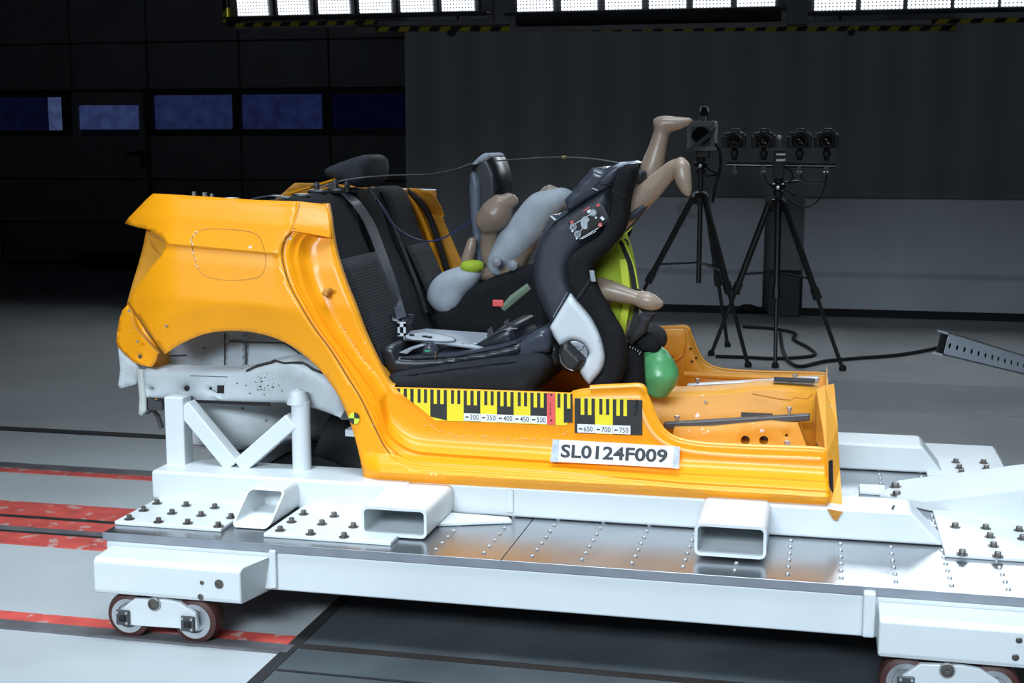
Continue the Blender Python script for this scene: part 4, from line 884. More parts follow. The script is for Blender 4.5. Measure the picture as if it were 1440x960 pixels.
MB().tube([PT(a, b, .0135) for a, b in sm2c([(569, 473), (580, 468.4), (604, 467.4), (638, 475), (635, 481), (600, 480), (575, 478)], 3)], .0016, 5).build('pad_groove', M['print'], CB)
for a, b in ((597, 474), (604, 475), (579, 472)): c = PT(a, b, .014); MB().box(c.x-.007, c.x+.007, c.y-.005, c.y+.005, c.z-.002, c.z+.005).build('tray_switch', M['black'], CB, bevel=.001)
gr = MB()
for i_ in range(60):
    c = PT(random.uniform(645, 705), random.uniform(476, 485), .0105); gr.cyl(c, tn_, random.uniform(.002, .004), .0025, 6)
tag(gr.build('tray_texture', M['zinc'], CB), kind='stuff')
MB().prism([P(560, 496, .205), P(575, 489, .205), P(592, 484, .205), P(597, 486, .205), P(580, 492, .205), P(572, 498, .205)], (0, .05, 0)).build('isofix_lever', M['tray'], CB, bevel=.003)
pillow('release_button', sm2c([(594, 499), (597, 487), (603, 483), (609, 487), (613, 499)], 3), .195, .24, M['bluplastic'], CB, h0=.008, R=5, step=3)
c = P(601, 493.5, .186); MB().box(c.x-.008, c.x+.008, c.y-.001, c.y+.002, c.z-.003, c.z+.003).build('indicator', M['ledgrn'], CB, bevel=.001)
MB().cyl(P(613, 503, .19), (0, 0, 1), .003, .022, 8).build('chrome_pin', M['chrome'], CB)
pillow('pivot_hub', sm2c([(664, 489), (686, 474), (700, 463), (714, 457), (724, 459), (727, 466), (727, 480), (720, 486), (695, 490)], 3), .26, .52, M['blkplastic'], CB, h0=.03, h1=.02, R=12, step=5)
MB().tube(smoothline([P(690, 473, .24), P(708, 464, .235), P(727, 462, .25)], 5), .003, 6).build('hub_lip', M['bluplastic'], CB)
for a, b in ((689, 466), (712, 455)): MB().tube([P(a-2, b+8, .3), P(a-1, b-3, .3), P(a+1, b-6, .3), P(a+3, b+2, .3), P(a+4, b+8, .3)], .005, 8).build('lock_hook', M['dsteel'], CB)
pillow('front_arm', sm2c([(729, 484), (740, 474), (752, 466), (766, 462), (771, 466), (774, 482), (772, 495), (745, 502), (729, 506), (727, 495)], 2), .21, .50, M['bluplastic'], CB, h0=.018, h1=.01, R=7, step=5)
pillow('arm_foot', sm2c([(771, 494), (777, 484), (784, 487), (786, 500), (783, 512), (772, 517), (762, 510)], 2), .26, .46, M['blkplastic'], CB, h0=.01, R=6, step=4)
# ================================================================== near child seat, tipped forward
CS = thing('child_restraint', 'charcoal child seat tipped upside down with white side panel and round black knob', 'child seat', P(815, 541, .4))
left = [(872, 229), (848, 241), (833, 236), (820, 251), (794, 281), (797, 290), (787, 302), (775, 303), (763, 325), (753, 350), (750, 385), (756, 412), (766, 436), (776, 458)]
low = [(786, 478), (800, 500), (812, 522), (828, 541)]
right = [(862, 546), (876, 528), (879, 505), (878, 487), (872, 465), (862, 448), (852, 430), (840, 408), (833, 393), (832, 380), (838, 369), (848, 360), (861, 347), (874, 331), (882, 303), (887, 270), (894, 245), (892, 231)]
pillow('shell_wing', left+low+right, .262, .29, M['shellfab'], CS, h0=.006, R=6, step=8)
pillow('shell_wing', left+low+right, .585, .61, M['shellfab'], CS, h0=.0, h1=.006, R=6, step=8)
bk_ = left+low+[(850, 545), (842, 520), (825, 480), (805, 440), (795, 405), (795, 380), (803, 350), (822, 330), (850, 300), (868, 262), (878, 238)]
pillow('shell_back', bk_, .285, .59, M['shellfab'], CS, h0=0, h1=0, R=6, step=8)
# plastic seat underside (now uppermost) with ledge and ribs
un = [(873, 228), (858, 234), (848, 240), (834, 236), (820, 251), (794, 281), (797, 290), (787, 302), (776, 302), (781, 312), (800, 298), (825, 281), (850, 267), (862, 260), (868, 246)]
pillow('underside', un, .238, .60, M['bluplastic'], CS, h0=.012, R=6, step=5)
pillow('underside_step', [(838, 256), (848, 245), (858, 236), (874, 229), (872, 240), (862, 256), (850, 262)], .226, .61, M['bluplastic'], CS, h0=.008, R=4, step=4)
MB().tube([P(861, 244, .222), P(848, 249, .222), P(834, 262, .222)], .0025, 6).build('underside_rib', M['bluplastic'], CS)
MB().prism([P(773, 304, .23), P(780, 310, .23), P(782, 309, .23), P(775, 303, .23)], (0, .02, 0)).build('white_edge', M['whitep'], CS, smooth=None)
MB().prism([P(832, 265, .224), P(840, 268, .224), P(841, 267, .224), P(833, 264, .224)], (0, .006, 0)).build('white_mark', M['whitep'], CS, smooth=None)
pillow('light_cap', [(862, 235), (872, 228), (879, 231), (870, 238)], .222, .6, M['tray'], CS, h0=.004, R=3, step=3)
# smooth side panel
sd = [(860, 263), (848, 268), (828, 280), (800, 299), (778, 314), (763, 333), (753, 358), (750, 388), (756, 412), (768, 438), (776, 458), (786, 450), (800, 430), (806, 412), (800, 395), (799, 378), (806, 360), (820, 347), (842, 332), (853, 318), (857, 300), (858, 280)]
pillow('side_panel', sm2c(sd, 2), .245, .262, M['shellfab'], CS, h0=.018, R=16, step=6)
# padded rim
rim = sm2c([(889, 230), (896, 235), (893, 252), (887, 270), (884, 287), (882, 303), (878, 321), (870, 336), (858, 350), (846, 361), (837, 370), (833, 382), (835, 395), (843, 411), (853, 431), (863, 450), (873, 467), (878, 487), (879, 505), (876, 527), (862, 545), (830, 543), (845, 524), (851, 508), (849, 491), (843, 470), (830, 445), (815, 427), (803, 411), (797, 393), (797, 376), (804, 359), (820, 346), (843, 331), (852, 316), (857, 295), (860, 265), (866, 247), (875, 234)], 3)
RM = pillow('padded_rim', rim, .225, .275, M['fabric'], CS, h0=.026, R=12, step=4, smooth=80)
MB().tube(smoothline([P(a, b, .218) for a, b in ((857, 285), (853, 315), (845, 331), (820, 347), (804, 361), (798, 378), (798, 393), (803, 410))], 5), .002, 6).build('rim_piping', M['black'], CS)
MB().tube(smoothline([P(861, 268, .20), P(872, 274, .192), P(884, 276, .21)], 4), .0015, 5).build('rim_seam', M['black'], RM)
far_rim = [(P(a, b, .60)) for a, b in right[::-1]]
MB().tube(smoothline(far_rim, 2), .026, 10).build('far_rim', M['fabric'], CS)
# white side panel with recess and knob
wp = sm2([(802, 412), (815, 427), (830, 445), (843, 470), (849, 492), (850, 508), (844, 524), (829, 541)], 3)+[(822, 534), (816, 525), (813, 517)]+sm2([(822, 507), (828, 497), (824, 487), (815, 480), (804, 478), (795, 483)], 3)+[(787, 486), (779, 474), (773, 460), (785, 440)]
WP = pillow('white_panel', wp, .215, .262, M['whitep'], CS, h0=.018, R=8, step=4, smooth=60)
pillow('recess_dial', sm2c([(795, 484), (806, 479), (817, 482), (825, 490), (825, 503), (815, 514), (800, 500)], 3), .222, .235, M['tray'], CS, h0=.002, R=3, step=4)
for i, (a, b) in enumerate(((822, 488), (817, 493), (811, 489), (820, 499))):
    c = P(a, b, .2185); MB().tube([c+Vector((.0045*math.cos(k*.9), 0, .0045*math.sin(k*.9))) for k in range(6)], .001, 5).build('dial_mark', M['print'] if i != 3 else M['rred'], CS)
KN = pillow('round_knob', [(797, 482), (822, 507)]+sm2([(817, 516), (808, 523), (797, 522), (788, 514), (784, 503), (786, 491), (791, 484)], 3), .180, .224, M['camblack'], CS, h0=.014, R=7, step=3, smooth=60)
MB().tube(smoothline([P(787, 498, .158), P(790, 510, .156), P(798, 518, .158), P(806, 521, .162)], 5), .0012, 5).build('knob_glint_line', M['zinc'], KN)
MB().ribbon([P(798, 411, .222), P(778, 446, .222)], (.001, .003, .001), .002).build('edge_strip', M['camgrey'], CS)
# information label
lb = [(799, 314), (803, 309), (840, 286), (846, 286), (850, 292), (856, 306), (855, 312), (850, 316), (816, 339), (811, 338), (808, 333)]
LBL = pillow('information_label', sm2c(lb, 2), .2115, .225, mat('label_black', (.008, .008, .009), .35), CS, h0=.001, R=2, step=5)
yl = .2085; ux = (P(843, 285, yl)-P(799, 313, yl)).normalized(); uy = Vector((0, -1, 0)).cross(ux).normalized()
if uy.z < 0: uy = -uy
def dot(a, b, r, m, n='label_pictogram', seg=16): c = P(a, b, yl); MB().prism([c+ux*r*math.cos(2*math.pi*i/seg)+uy*r*math.sin(2*math.pi*i/seg) for i in range(seg)], (0, .001, 0)).build(n, m, LBL, smooth=None)
for a, b, r in ((806, 319, .0105), (812, 329, .0105), (834, 299, .0105)): dot(a, b, r, M['tray']); dot(a+.5, b, r*.55, M['zinc'])
for a, b, r in ((805, 325, .003), (811, 335, .003), (838, 306, .003)): dot(a, b, r, M['paper'])
dot(844, 316, .006, M['rred']); dot(844, 316, .0042, M['paper'])
def strip2(a, b, c_, d, th, m): p, q = P(a, b, yl), P(c_, d, yl); n_ = Vector((0, -1, 0)).cross((q-p).normalized())*th; MB().prism([p-n_, q-n_, q+n_, p+n_], (0, .001, 0)).build('label_bar', m, LBL, smooth=None)
strip2(820, 297, 829, 291, .0014, M['rred']); strip2(839, 290, 843, 287, .003, M['rred']); strip2(802, 313, 806, 311, .003, M['rred']); strip2(831, 296, 826, 298, .004, M['paper'])
for a, b, c_, d in ((808, 315, 832, 300), (815, 326, 822, 318), (815, 336, 842, 320), (818, 336, 838, 325)): strip2(a, b, c_, d, .0008, M['paper'])
strip2(845, 305, 849, 309, .004, M['paper'])
sc = sm2c([(817, 309), (822, 304), (829, 308), (826, 313), (826, 321), (820, 322), (817, 317)], 2); MB().prism([P(a, b, yl) for a, b in sc], (0, .001, 0)).build('label_pictogram', M['greyfab'], LBL, smooth=None)
# stitched belt guide with grey clip on the rim
MB().ribbon([P(812, 420, .19), P(832, 389, .186)], (.012, 0, .006), .003).build('guide_strap', M['beltd'], CS)
c = P(834.5, 388, .182); MB().hexa([c+Vector(v) for v in ((-.006, -.004, -.016), (.008, -.004, -.016), (.008, .004, -.016), (-.006, .004, -.016))], [c+Vector(v) for v in ((-.012, -.004, .016), (.002, -.004, .016), (.002, .004, .016), (-.012, .004, .016))]).build('guide_clip', M['tray'], CS, bevel=.002)
# headrest of the child seat, now lowest
pillow('seat_headrest', sm2c([(868, 540), (874, 500), (880, 488), (893, 491), (902, 502), (905, 525), (903, 548), (880, 556)], 3), .33, .56, M['fabric'], CS, h0=.03, h1=.03, R=12, step=5)
pillow('seat_headrest_pad', sm2c([(893, 480), (902, 469), (915, 467), (926, 474), (930, 487), (925, 498), (910, 496), (898, 492)], 3), .40, .56, M['fabric'], CS, h0=.03, h1=.02, R=10, step=4)
pillow('harness_flap', sm2c([(882, 482), (890, 466), (897, 452), (899, 441), (908, 443), (920, 441), (917, 450), (911, 457), (908, 468), (897, 477), (887, 486)], 2), .36, .40, mat('flap_cloth', (.028, .028, .032), .8, 0, .2, 40), CS, h0=.012, R=6, step=4)
for k_ in range(5): a = 884+k_*3.5; MB().tube([P(a, 492+k_*2, .325), P(a+3, 486+k_*2, .33)], .0012, 5).build('stitch', M['greyfab'], CS)

# ================================================================== near dummy, hanging head down in the seat
def skinpath(mb, pts, seg=14): # (px, py, Y, radius in pixels)
    L = [P(a, b, y) for a, b, y, r in pts]; R = [r*(4.1+ (y-.4)*.95)/1900 for a, b, y, r in pts]
    n = 4; vs = [Vector((p.x, p.y, p.z)) for p in L]; path = smoothline(vs, n); rr = [np.interp(i/n, range(len(R)), R) for i in range(len(path))]
    # rounded ends
    d0 = (path[0]-path[1]).normalized(); d1 = (path[-1]-path[-2]).normalized()
    path = [path[0]+d0*rr[0]*.8, path[0]+d0*rr[0]*.55]+path+[path[-1]+d1*rr[-1]*.55, path[-1]+d1*rr[-1]*.8]
    rr = [rr[0]*.25, rr[0]*.75]+list(rr)+[rr[-1]*.75, rr[-1]*.25]
    mb.tube(path, rr, seg)
DM = thing('crash_test_dummy', 'beige child dummy hanging head down with legs up and green painted head', 'dummy', P(905, 540, .42))
mb = MB()
skinpath(mb, [(840, 320, .44, 32), (852, 360, .44, 36), (862, 410, .44, 36), (868, 450, .44, 30), (890, 480, .45, 18), (905, 498, .45, 16)])
skinpath(mb, [(919, 500, .42, 17), (924, 514, .40, 24), (928, 530, .39, 26), (926, 544, .39, 20)], 20)
skinpath(mb, [(918, 490, .42, 10), (930, 504, .41, 14), (942, 524, .40, 13), (940, 538, .40, 12)], 16)
skinpath(mb, [(850, 320, .54, 22), (890, 285, .55, 17), (908, 262, .55, 17), (917, 235, .55, 16.5), (925, 207, .55, 12.5), (930, 187, .55, 11), (931, 175, .55, 12)])
skinpath(mb, [(925, 172, .55, 8.5), (932, 174, .55, 12), (948, 174, .55, 10.5), (961, 172, .55, 7.5), (971, 169.5, .55, 4)])
skinpath(mb, [(852, 322, .34, 22), (880, 298, .32, 18), (898, 283, .31, 17), (918, 264, .30, 15.5), (936, 246, .29, 12.5), (950, 234, .28, 11.5)])
skinpath(mb, [(957, 228, .27, 9), (959, 236, .265, 12), (961, 252, .26, 12), (965, 266, .255, 8.5), (968, 273, .25, 5)])
skinpath(mb, [(846, 420, .36, 14), (838, 406, .31, 13), (846, 406, .292, 16), (866, 411, .282, 14.5), (884, 416, .278, 11.5), (897, 419, .278, 10)])
skinpath(mb, [(898, 420, .278, 11.5), (910, 423, .274, 13.5), (920, 426, .274, 11.5), (928, 427, .274, 7)])
skinpath(mb, [(850, 430, .55, 15), (868, 420, .60, 11), (885, 430, .60, 9), (900, 450, .58, 9)])
BD = fused('body', mb, [M['skin'], M['hgreen']], DM, voxel=.006, it=5)
for p in BD.data.polygons:
    c = p.center
    if c.x > P(899, 500, .42).x and c.z < P(905, 474, .42).z: p.material_index = 1
BD.data.update()
mb = MB(); skinpath(mb, [(842, 318, .44, 34), (853, 360, .44, 38), (862, 408, .44, 37), (866, 448, .44, 31), (873, 472, .445, 20)], 20)
fused('lime_suit', mb, M['lime'], DM, .007, 3)
MB().ribbon(smoothline([P(876, 364, .358), P(880, 395, .360), P(881, 420, .362), P(877, 450, .372), P(874, 470, .385)], 4), (.022, 0, .004), .004).build('reflective_band', M['limet'], DM)
HN = thing('harness_strap', 'black harness webbing with lime edge in front of the dummy', 'harness', P(890, 470, .3))
MB().ribbon(smoothline([P(868, 334, .34), P(877, 348, .35), P(887, 375, .36), P(892, 400, .365), P(895, 425, .37), P(893, 448, .37), P(884, 474, .37)], 5), (.017, 0, -.004), .004).build('webbing', M['beltd'], HN)
MB().ribbon(smoothline([P(879, 344, .342), P(889, 366, .352), P(894, 385, .356), P(898, 410, .36)], 5), (.004, 0, -.001), .005).build('lime_edge', M['limet'], HN)
MB().ribbon([P(860, 349, .25), P(880, 328, .25), P(889, 320, .25)], (.010, 0, .012), .004).build('lime_band', M['limet'], HN)
MB().ribbon([P(868, 342, .255), P(888, 318, .255), P(905, 296, .27), P(911, 289, .27)], (.006, 0, .004), .008).build('webbing', M['beltd'], HN)
MB().tube([P(884, 308, .28), P(898, 298, .28), P(906, 290, .28)], [.010, .012, .007], 8).build('webbing_pad', M['shellfab'], HN)
c = P(900, 409, .355); MB().tube([c+Vector((-.008, 0, .006)), c+Vector((0, 0, -.006)), c+Vector((.008, 0, .004))], .0035, 6).build('strap_ring', M['chrome'], HN)
c = P(880, 340, .335); MB().tube([c+Vector((-.006, 0, .008)), c+Vector((.004, 0, .004)), c+Vector((.008, 0, -.010))], .003, 6).build('strap_ring', M['chrome'], HN)
MB().box(P(893, 240, .42).x, P(905, 240, .42).x, .40, .50, P(897, 258, .42).z, P(897, 240, .42).z).build('crotch_buckle', M['shellfab'], HN, bevel=.008)

# ================================================================== second child seat with its dummy, away from the camera
FS = thing('child_restraint', 'pale grey and black child seat behind the tipped one, tall black backrest', 'child seat', P(660, 460, 1.0))
pillow('tall_backrest', sm2c([(663, 240), (670, 224), (682, 217), (692, 222), (700, 240), (703, 265), (699, 292), (691, 330), (692, 375), (690, 420), (668, 425), (668, 350), (664, 310), (661, 270)], 3), .93, 1.12, M['blkplastic'], FS, h0=.02, h1=.02, R=8, step=5)
pillow('backrest_crown', sm2c([(664, 231), (671, 223), (682, 215), (689, 219), (684, 226), (672, 230)], 2), .905, 1.12, M['greyfab'], FS, h0=.008, R=4, step=4)
pillow('backrest_edge', sm2c([(661, 246), (668, 243), (675, 260), (675, 300), (677, 340), (679, 375), (670, 380), (665, 330), (661, 290)], 2), .905, .94, mat('steel_blue_plastic', (.12, .14, .18), .35), FS, h0=.008, R=4, step=4)
pillow('seat_wing', sm2c([(600, 418), (606, 398), (622, 383), (645, 376), (668, 376), (676, 386), (668, 402), (656, 414), (648, 430), (634, 444), (618, 440), (606, 430)], 3), .86, .98, M['greyfab'], FS, h0=.04, R=20, step=5)
pillow('seat_tub', sm2c([(612, 440), (640, 430), (655, 412), (680, 395), (720, 380), (755, 372), (768, 400), (772, 440), (765, 470), (700, 474), (640, 470), (615, 462)], 3), .84, 1.18, M['fabric'], FS, h0=.03, h1=.02, R=14, step=6)
for o_ in ((698, 368, 10, 'camgrey'), (721, 373, 8, 'camgrey')): c = P(o_[0], o_[1], .82); MB().lathe(c, (0, -1, 0), [(.020, 0), (.018, .006), (.010, .010), (.0001, .011)], 7).build('harness_adjuster', M[o_[3]], FS, smooth=40)
c = P(701, 426, .815); MB().box(c.x-.02, c.x+.02, c.y-.012, c.y+.01, c.z-.012, c.z+.012).build('red_buckle', M['rred'], FS, bevel=.005)
c = P(733, 415, .82); MB().tube([P(708, 434, .82), P(722, 420, .815), P(745, 402, .82)], [.014, .018, .016], 8).build('green_band', mat('sage_cloth', (.16, .22, .15), .8), FS)
D2 = thing('crash_test_dummy', 'second beige dummy in pale grey clothes slumped in the seat further back', 'dummy', P(700, 420, 1.0))
mb = MB()
skinpath(mb, [(684, 312, .88, 19), (696, 302, .88, 24), (704, 290, .88, 20)], 20)
skinpath(mb, [(690, 318, .9, 12), (688, 340, .92, 14), (692, 362, .93, 16), (720, 380, .95, 20)])
skinpath(mb, [(664, 338, .86, 7), (661, 352, .86, 9), (656, 370, .86, 9), (664, 385, .88, 9), (690, 385, .92, 10)])
skinpath(mb, [(715, 380, .92, 20), (735, 340, .92, 20), (757, 305, .92, 18), (770, 275, .92, 13), (774, 268, .92, 10)])
skinpath(mb, [(774, 272, .92, 10), (795, 280, .93, 12), (820, 310, .95, 10)])
skinpath(mb, [(708, 283, .88, 9), (716, 279, .88, 9), (724, 284, .88, 7)])
fused('body', mb, M['skin'], D2, .007, 5)
mb = MB(); skinpath(mb, [(702, 372, .92, 20), (722, 342, .91, 25), (742, 318, .91, 26), (762, 292, .91, 24), (788, 278, .92, 15), (800, 276, .93, 10)], 18)
fused('grey_trousers', mb, M['greyfab'], D2, .008, 3)
mb = MB(); skinpath(mb, [(654, 374, .85, 9), (664, 375, .85, 11), (674, 374, .86, 9)]); fused('lime_sleeve', mb, M['lime'], D2, .007, 3)
pillow('face_marks', sm2c([(704, 290), (712, 287), (719, 291), (715, 298), (706, 298)], 2), .838, .85, M['orange_old'], D2, h0=.003, R=3, step=3) if False else None
# ================================================================== tripods, cameras, cables
def tripod(label, apex, feet, zhub, col_r=.016, brace=True):
    apex = Vector(apex); t = thing('camera_tripod', label, 'tripod', (apex.x, apex.y, 0), 'black camera tripods by the barrier')
    hub = Vector((apex.x, apex.y, zhub))
    MB().tube([hub-Vector((0, 0, .55)), apex], col_r, 12).build('centre_column', M['tripod'], t)
    MB().lathe(hub-Vector((0, 0, .06)), (0, 0, 1), [(.02, 0), (.055, .01), (.06, .05), (.045, .08), (.02, .09)], 14).build('hub', M['tripod'], t)
    MB().tube([hub+Vector((.03, 0, .12)), hub+Vector((.12, -.02, .13))], .008, 8).build('crank', M['tripod'], t)
    MB().lathe(apex-Vector((0, 0, .10)), (0, 0, 1), [(.001, 0), (.03, 0), (.032, .03), (.025, .04), (.045, .05), (.045, .07), (.03, .08), (.03, .10), (.001, .10)], 14).build('pan_head', M['tripod'], t)
    MB().lathe(apex-Vector((0, .045, .05)), (0, -1, 0), [(.012, 0), (.012, .02), (.001, .022)], 10).build('level_bubble', M['chrome'], t)
    MB().tube([apex-Vector((.0, 0, .04)), apex+Vector((.10, .06, -.10))], .009, 8).build('pan_handle', M['tripod'], t)
    for f in feet:
        f = Vector(f); d = (f-hub); s = hub+Vector((d.x, d.y, 0)).normalized()*.05; m_ = s.lerp(f, .55)
        lg = MB().tube([s, m_], .020, 10).build('leg', M['tripod'], t)
        MB().tube([m_, f+Vector((0, 0, .01))], .012, 10).build('lower_tube', M['tripod'], lg)
        dd = (f-s).normalized(); MB().tube([m_-dd*.035, m_+dd*.035], .027, 10).build('leg_clamp', M['tripod'], lg)
        MB().lathe(f, (0, 0, 1), [(.001, 0), (.020, 0), (.022, .02), (.013, .035)], 12).build('rubber_foot', M['rubber'], lg)
        if brace: MB().tube([hub-Vector((0, 0, .42)), s.lerp(f, .46)], .007, 6).build('brace', M['tripod'], t)
    return t
a1 = P(986, 222, 4.95); a2 = P(1095, 252, 4.75)
tripod('tripod carrying the single grey box camera, behind the raised dummy feet', a1, [PZ(1052, 516, 0), PZ(868, 478, 0), PZ(1013, 499, 0)+Vector((.02, .35, 0))], P(986, 275, 4.95).z)
tripod('tripod carrying the bar with four black cameras', a2, [PZ(1185, 521, 0), PZ(1000, 500, 0), PZ(1090, 517, 0)], P(1095, 285, 4.75).z)
# box camera
c = P(986, 191, 4.95); HC = thing('box_camera', 'grey boxed high speed camera with dark round window on a tripod', 'camera', (c.x, c.y, P(986, 212, 4.95).z))
w_, h_ = .085, .092
fr = MB()
oct_ = [(w_*.70*math.cos(math.pi*(k+.5)/4)*1.05, h_*.72*math.sin(math.pi*(k+.5)/4)*1.05) for k in range(8)]
sq = [(w_, h_*.4), (w_*.4, h_), (-w_*.4, h_), (-w_, h_*.4), (-w_, -h_*.4), (-w_*.4, -h_), (w_*.4, -h_), (w_, -h_*.4)]
sqf = [(w_ if x_ > 0 else -w_, h_ if z_ > 0 else -h_) if False else (max(-w_, min(w_, x_*1.0)), max(-h_, min(h_, z_*1.0))) for x_, z_ in sq]
y0 = c.y-.02
MB().box(c.x-w_, c.x+w_, y0+.012, y0+.24, c.z-h_, c.z+h_).build('housing', M['camgrey'], HC, bevel=.010)
for a, b, cc, d in ((-w_, w_, h_*.62, h_), (-w_, w_, -h_, -h_*.68), (-w_, -w_*.72, -h_*.68, h_*.62), (w_*.72, w_, -h_*.68, h_*.62)): MB().box(c.x+a, c.x+b, y0, y0+.012, c.z+cc, c.z+d).build('front_bezel', mat('bezel_grey', (.34, .35, .38), .5) if 'bezel_grey' not in bpy.data.materials else bpy.data.materials['bezel_grey'], HC, bevel=.004)
MB().lathe((c.x, y0+.011, c.z-.002), (0, -1, 0), [(.058, 0), (.058, .006), (.050, .008), (.044, .001), (.0001, .0005)], 24).build('window', M['glass'], HC)
MB().box(c.x-.02, c.x+.02, y0+.06, y0+.12, c.z+h_, c.z+h_+.03).build('top_mount', M['camgrey'], HC, bevel=.003); MB().lathe((c.x+.01, y0+.09, c.z+h_+.03), (0, 0, 1), [(.001, 0), (.025, 0), (.032, .03), (.022, .06), (.001, .062)], 12).build('antenna_knob', M['camblack'], HC)
MB().box(c.x-.03, c.x+.05, y0+.02, y0+.16, P(986, 222, 4.95).z, c.z-h_).build('mount_plate', M['tripod'], HC, bevel=.004)
p, q = P(1006, 183, 4.80), P(950, 226, 4.80); MB().ribbon([p, q], Vector((.02, 0, .045)), .02).build('shade_bar', mat('shade_bar_grey', (.07, .08, .10), .5), HC, smooth=None)
MB().tube(smoothline([P(1003, 200, 4.96), P(1012, 212, 4.94), P(1013, 235, 4.94), P(1006, 262, 4.94), P(1002, 285, 4.94)], 6), .010, 8).build('camera_lead', M['rubber'], HC)
# four stills cameras on a bar
BR4 = thing('camera_bar', 'black cross bar with clamps on top of the tripod, under the four cameras', 'bar', (a2.x, a2.y, P(1095, 240, 4.75).z))
p, q = P(1022, 229, 4.72), P(1176, 231, 4.72); MB().tube([p, q], .010, 10).build('bar_tube', M['tripod'], BR4)
p2, q2 = P(1022, 233, 4.76), P(1176, 235, 4.76); MB().tube([p2, q2], .007, 8).build('lower_bar_tube', M['tripod'], BR4)
c = P(1096, 222, 4.70); MB().box(c.x-.035, c.x+.03, 4.69, 4.78, P(1096, 252, 4.7).z, P(1096, 210, 4.7).z).build('centre_block', M['camblack'], BR4, bevel=.006)
for py in (217, 225): d = P(1098, py, 4.688); MB().box(d.x-.028, d.x+.028, 4.684, 4.69, d.z-.007, d.z+.007).build('block_slot', M['zinc'], BR4, bevel=.002)
d = P(1096, 205, 4.72); MB().tube([P(1097, 210, 4.72), P(1096, 196, 4.72)], .006, 8).lathe(P(1096, 193, 4.72), (0, -1, 0), [(.001, 0), (.014, .002), (.014, .012), (.001, .014)], 12).build('clamp_screw', M['zinc'], BR4)
def stills(px, py, Y):
    c = P(px, py, Y); t = thing('stills_camera', 'x', 'camera', (c.x, c.y, c.z-.05), 'black stills cameras on the bar')
    bw, bh = .068, .045
    o = [(-bw, -bh), (bw, -bh), (bw, bh*.6), (bw*.75, bh), (.034, bh), (.026, bh*1.55), (-.018, bh*1.55), (-.028, bh), (-bw*.85, bh), (-bw, bh*.7)]
    MB().prism([(c.x+a, c.y, c.z+b) for a, b in o], (0, .06, 0)).build('camera_body', M['camblack'], t, smooth=30, bevel=.006)
    MB().box(c.x-bw-.006, c.x-bw+.030, c.y-.022, c.y+.03, c.z-bh, c.z+bh*.55).build('grip', M['camblack'], t, bevel=.008)
    MB().lathe((c.x+.004, c.y, c.z-.004), (0, -1, 0), [(.040, 0), (.040, .05), (.043, .055), (.043, .085), (.036, .088), (.034, .070), (.0001, .066)], 24).build('lens', M['camblack'], t)
    MB().lathe((c.x+.004, c.y-.068, c.z-.004), (0, -1, 0), [(.030, 0), (.020, .008), (.0001, .011)], 20).build('lens_glass', M['glass'], t)
    MB().box(c.x-.016, c.x+.018, c.y-.002, c.y, c.z+bh*1.08, c.z+bh*1.28).build('maker_plate', M['camgrey'], t, smooth=None)
    MB().cyl((c.x, c.y+.03, c.z-bh-.075), (0, 0, 1), .017, .078, 12).cyl((c.x, c.y+.03, c.z-bh-.05), (0, 0, 1), .026, .03, 12).build('ball_head', M['camblack'], t)
    MB().lathe((c.x, c.y+.03, P(px, 234, 4.72).z-.045), (0, 0, 1), [(.001, 0), (.018, .002), (.018, .014), (.010, .02), (.010, .05)], 12).build('clamp_knob', M['zinc'], t)
    return t
names = ['first of the four black stills cameras, next to the grey box camera', 'black stills camera just before the clamp screw of the bar, second of four', 'black stills camera just past the clamp screw, third of four', 'last black stills camera at the outer end of the bar, fourth of four']
c0 = stills(1033, 197, 4.70); P0 = P(1033, 197, 4.70); c0['label'] = names[0]
for px, nm in zip((1074, 1125, 1163), names[1:]): copy_tree(c0, P(px, 197, 4.70)-P0, None, nm)
for pts in ([(1072, 236), (1078, 255), (1090, 265)], [(1100, 235), (1112, 240), (1114, 252), (1104, 258)], [(1127, 238), (1130, 252), (1160, 253), (1162, 238)], [(1162, 238), (1160, 262), (1148, 284), (1130, 291), (1108, 280)]):
    MB().tube(smoothline([P(a, b, 4.73) for a, b in pts], 6), .0045, 6).build('camera_cord', M['rubber'], BR4)
# cables on the floor
def floor_cable(label, pts): return tag(MB().tube(smoothline([PZ(a, b, .012) for a, b in pts], 6), .011, 7).build('floor_cable', M['rubber']), label, 'cable', 'black cables on the floor')
floor_cable('black cable looping on the floor between the tripod feet', [(1006, 501), (1046, 502), (1087, 504), (1129, 502), (1146, 498), (1136, 488), (1116, 477), (1117, 468), (1087, 462), (1045, 459)])
floor_cable('black cable running from the four camera tripod toward the perforated rail', [(1097, 466), (1100, 490), (1108, 506), (1125, 515), (1158, 508), (1200, 504), (1270, 498), (1325, 487), (1345, 478)])
tag(MB().tube(smoothline([PZ(1036, 438, .01), P(1045, 430, 6.6), P(1060, 431, 6.6), PZ(1078, 440, .01)], 6), .012, 7).build('floor_cable', M['rubber']), 'short arched black cable end at the foot of the barrier gap', 'cable', 'black cables on the floor')
pb = MB().box(P(1080, 420, 6.9).x, P(1125, 420, 6.9).x, 6.85, 7.15, 0, .33).build('power_box', M['rigdark'], bevel=.01); tag(pb, 'dark box on the floor in the gap between the barriers', 'box')
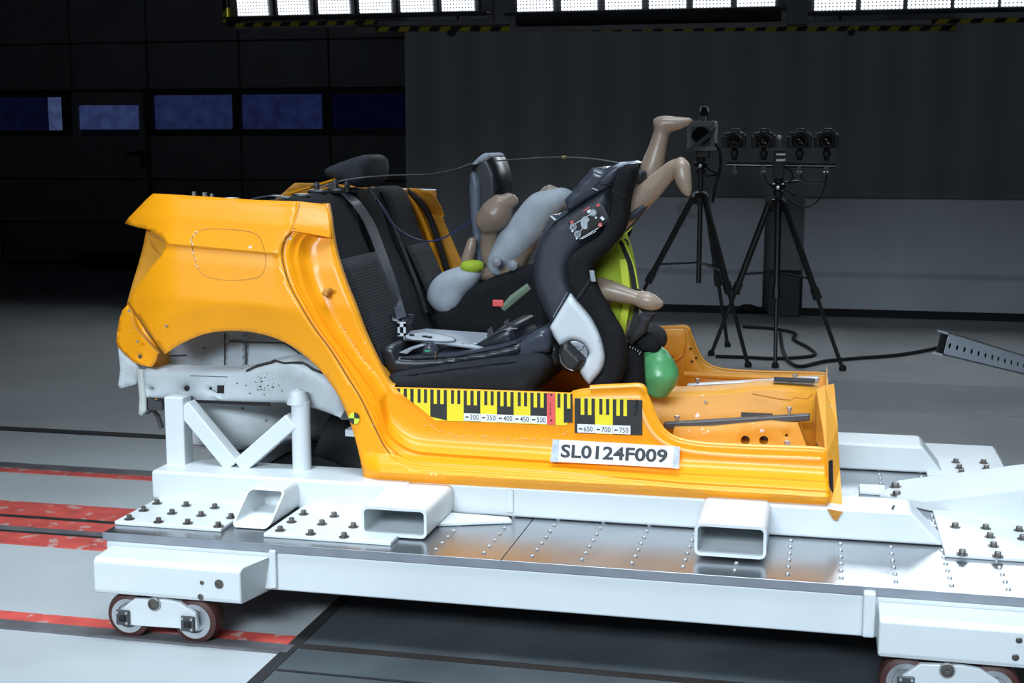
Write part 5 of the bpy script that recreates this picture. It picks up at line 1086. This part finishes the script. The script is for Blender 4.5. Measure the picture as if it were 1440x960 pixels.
# perforated channel coming in from the right, propped outside the view
A0, A1 = P(1334, 468, 2.0), P(1326, 501, 2.0); B0, B1 = P(1445, 502, 2.62), P(1445, 529, 2.62)
B0 = A0+(B0-A0)*1.5; B1 = A1+(B1-A1)*1.5
PR = thing('perforated_channel', 'grey perforated aluminium channel slanting in from the right edge of the picture', 'rail', (B1.x, B1.y, 0))
ax_ = (B0-A0).normalized(); dn = (A1-A0).normalized(); nn = ax_.cross(dn).normalized()
if nn.y < 0: nn = -nn
Hh = (A1-A0).length; L_ = (B0-A0).length
def loc(u, v, n_=0): s = u/L_; return A0.lerp(B0, s)+(A1.lerp(B1, s)-A0.lerp(B0, s))*v+nn*n_
fp = MB(); nh = 18; du = L_/nh
for i in range(nh):                       # face strip with one round hole per cell
    u0, u1, uc = i*du, (i+1)*du, (i+.5)*du; r = .0125
    rim_ = []; box_ = []
    for k in range(16):
        a = 2*math.pi*(k+.5)/16; rim_.append(loc(uc+r*math.cos(a), .5+r*math.sin(a)/Hh))
        cx_, cy_ = math.cos(a), math.sin(a); s_ = 1/max(abs(cx_), abs(cy_)); box_.append(loc(uc+du/2*cx_*s_, .5+.5*cy_*s_*.999))
    fp.add(rim_+box_, [(k, 16+k, 16+(k+1) % 16, (k+1) % 16) for k in range(16)])
fp.build('perforated_web', M['alu'], PR, smooth=None, solid=.003)
for v in (0, 1): MB().hexa([loc(0, v), loc(L_, v), loc(L_, v, .05), loc(0, v, .05)], [loc(0, v+(.06 if v == 0 else -.06)), loc(L_, v+(.06 if v == 0 else -.06)), loc(L_, v+(.06 if v == 0 else -.06), .05), loc(0, v+(.06 if v == 0 else -.06), .05)]).build('channel_flange', M['alu'], PR, smooth=None, bevel=.001)
MB().hexa([loc(0, .1, .03), loc(L_, .1, .03), loc(L_, .1, .034), loc(0, .1, .034)], [loc(0, .9, .03), loc(L_, .9, .03), loc(L_, .9, .034), loc(0, .9, .034)]).build('channel_hole_shade', M['rigdark'], PR, smooth=None)  # dark strip added behind the web to paint the holes' shade
for v in (.0, .93): MB().tube([loc(0, v, -.002), loc(L_, v, -.002)], .004, 6).build('channel_edge', M['chrome'], PR)
cc = loc(L_*.96, .5); MB().box(cc.x-.03, cc.x+.03, cc.y+.01, cc.y+.07, 0, cc.z-.03).build('prop', M['alu'], PR, bevel=.004)
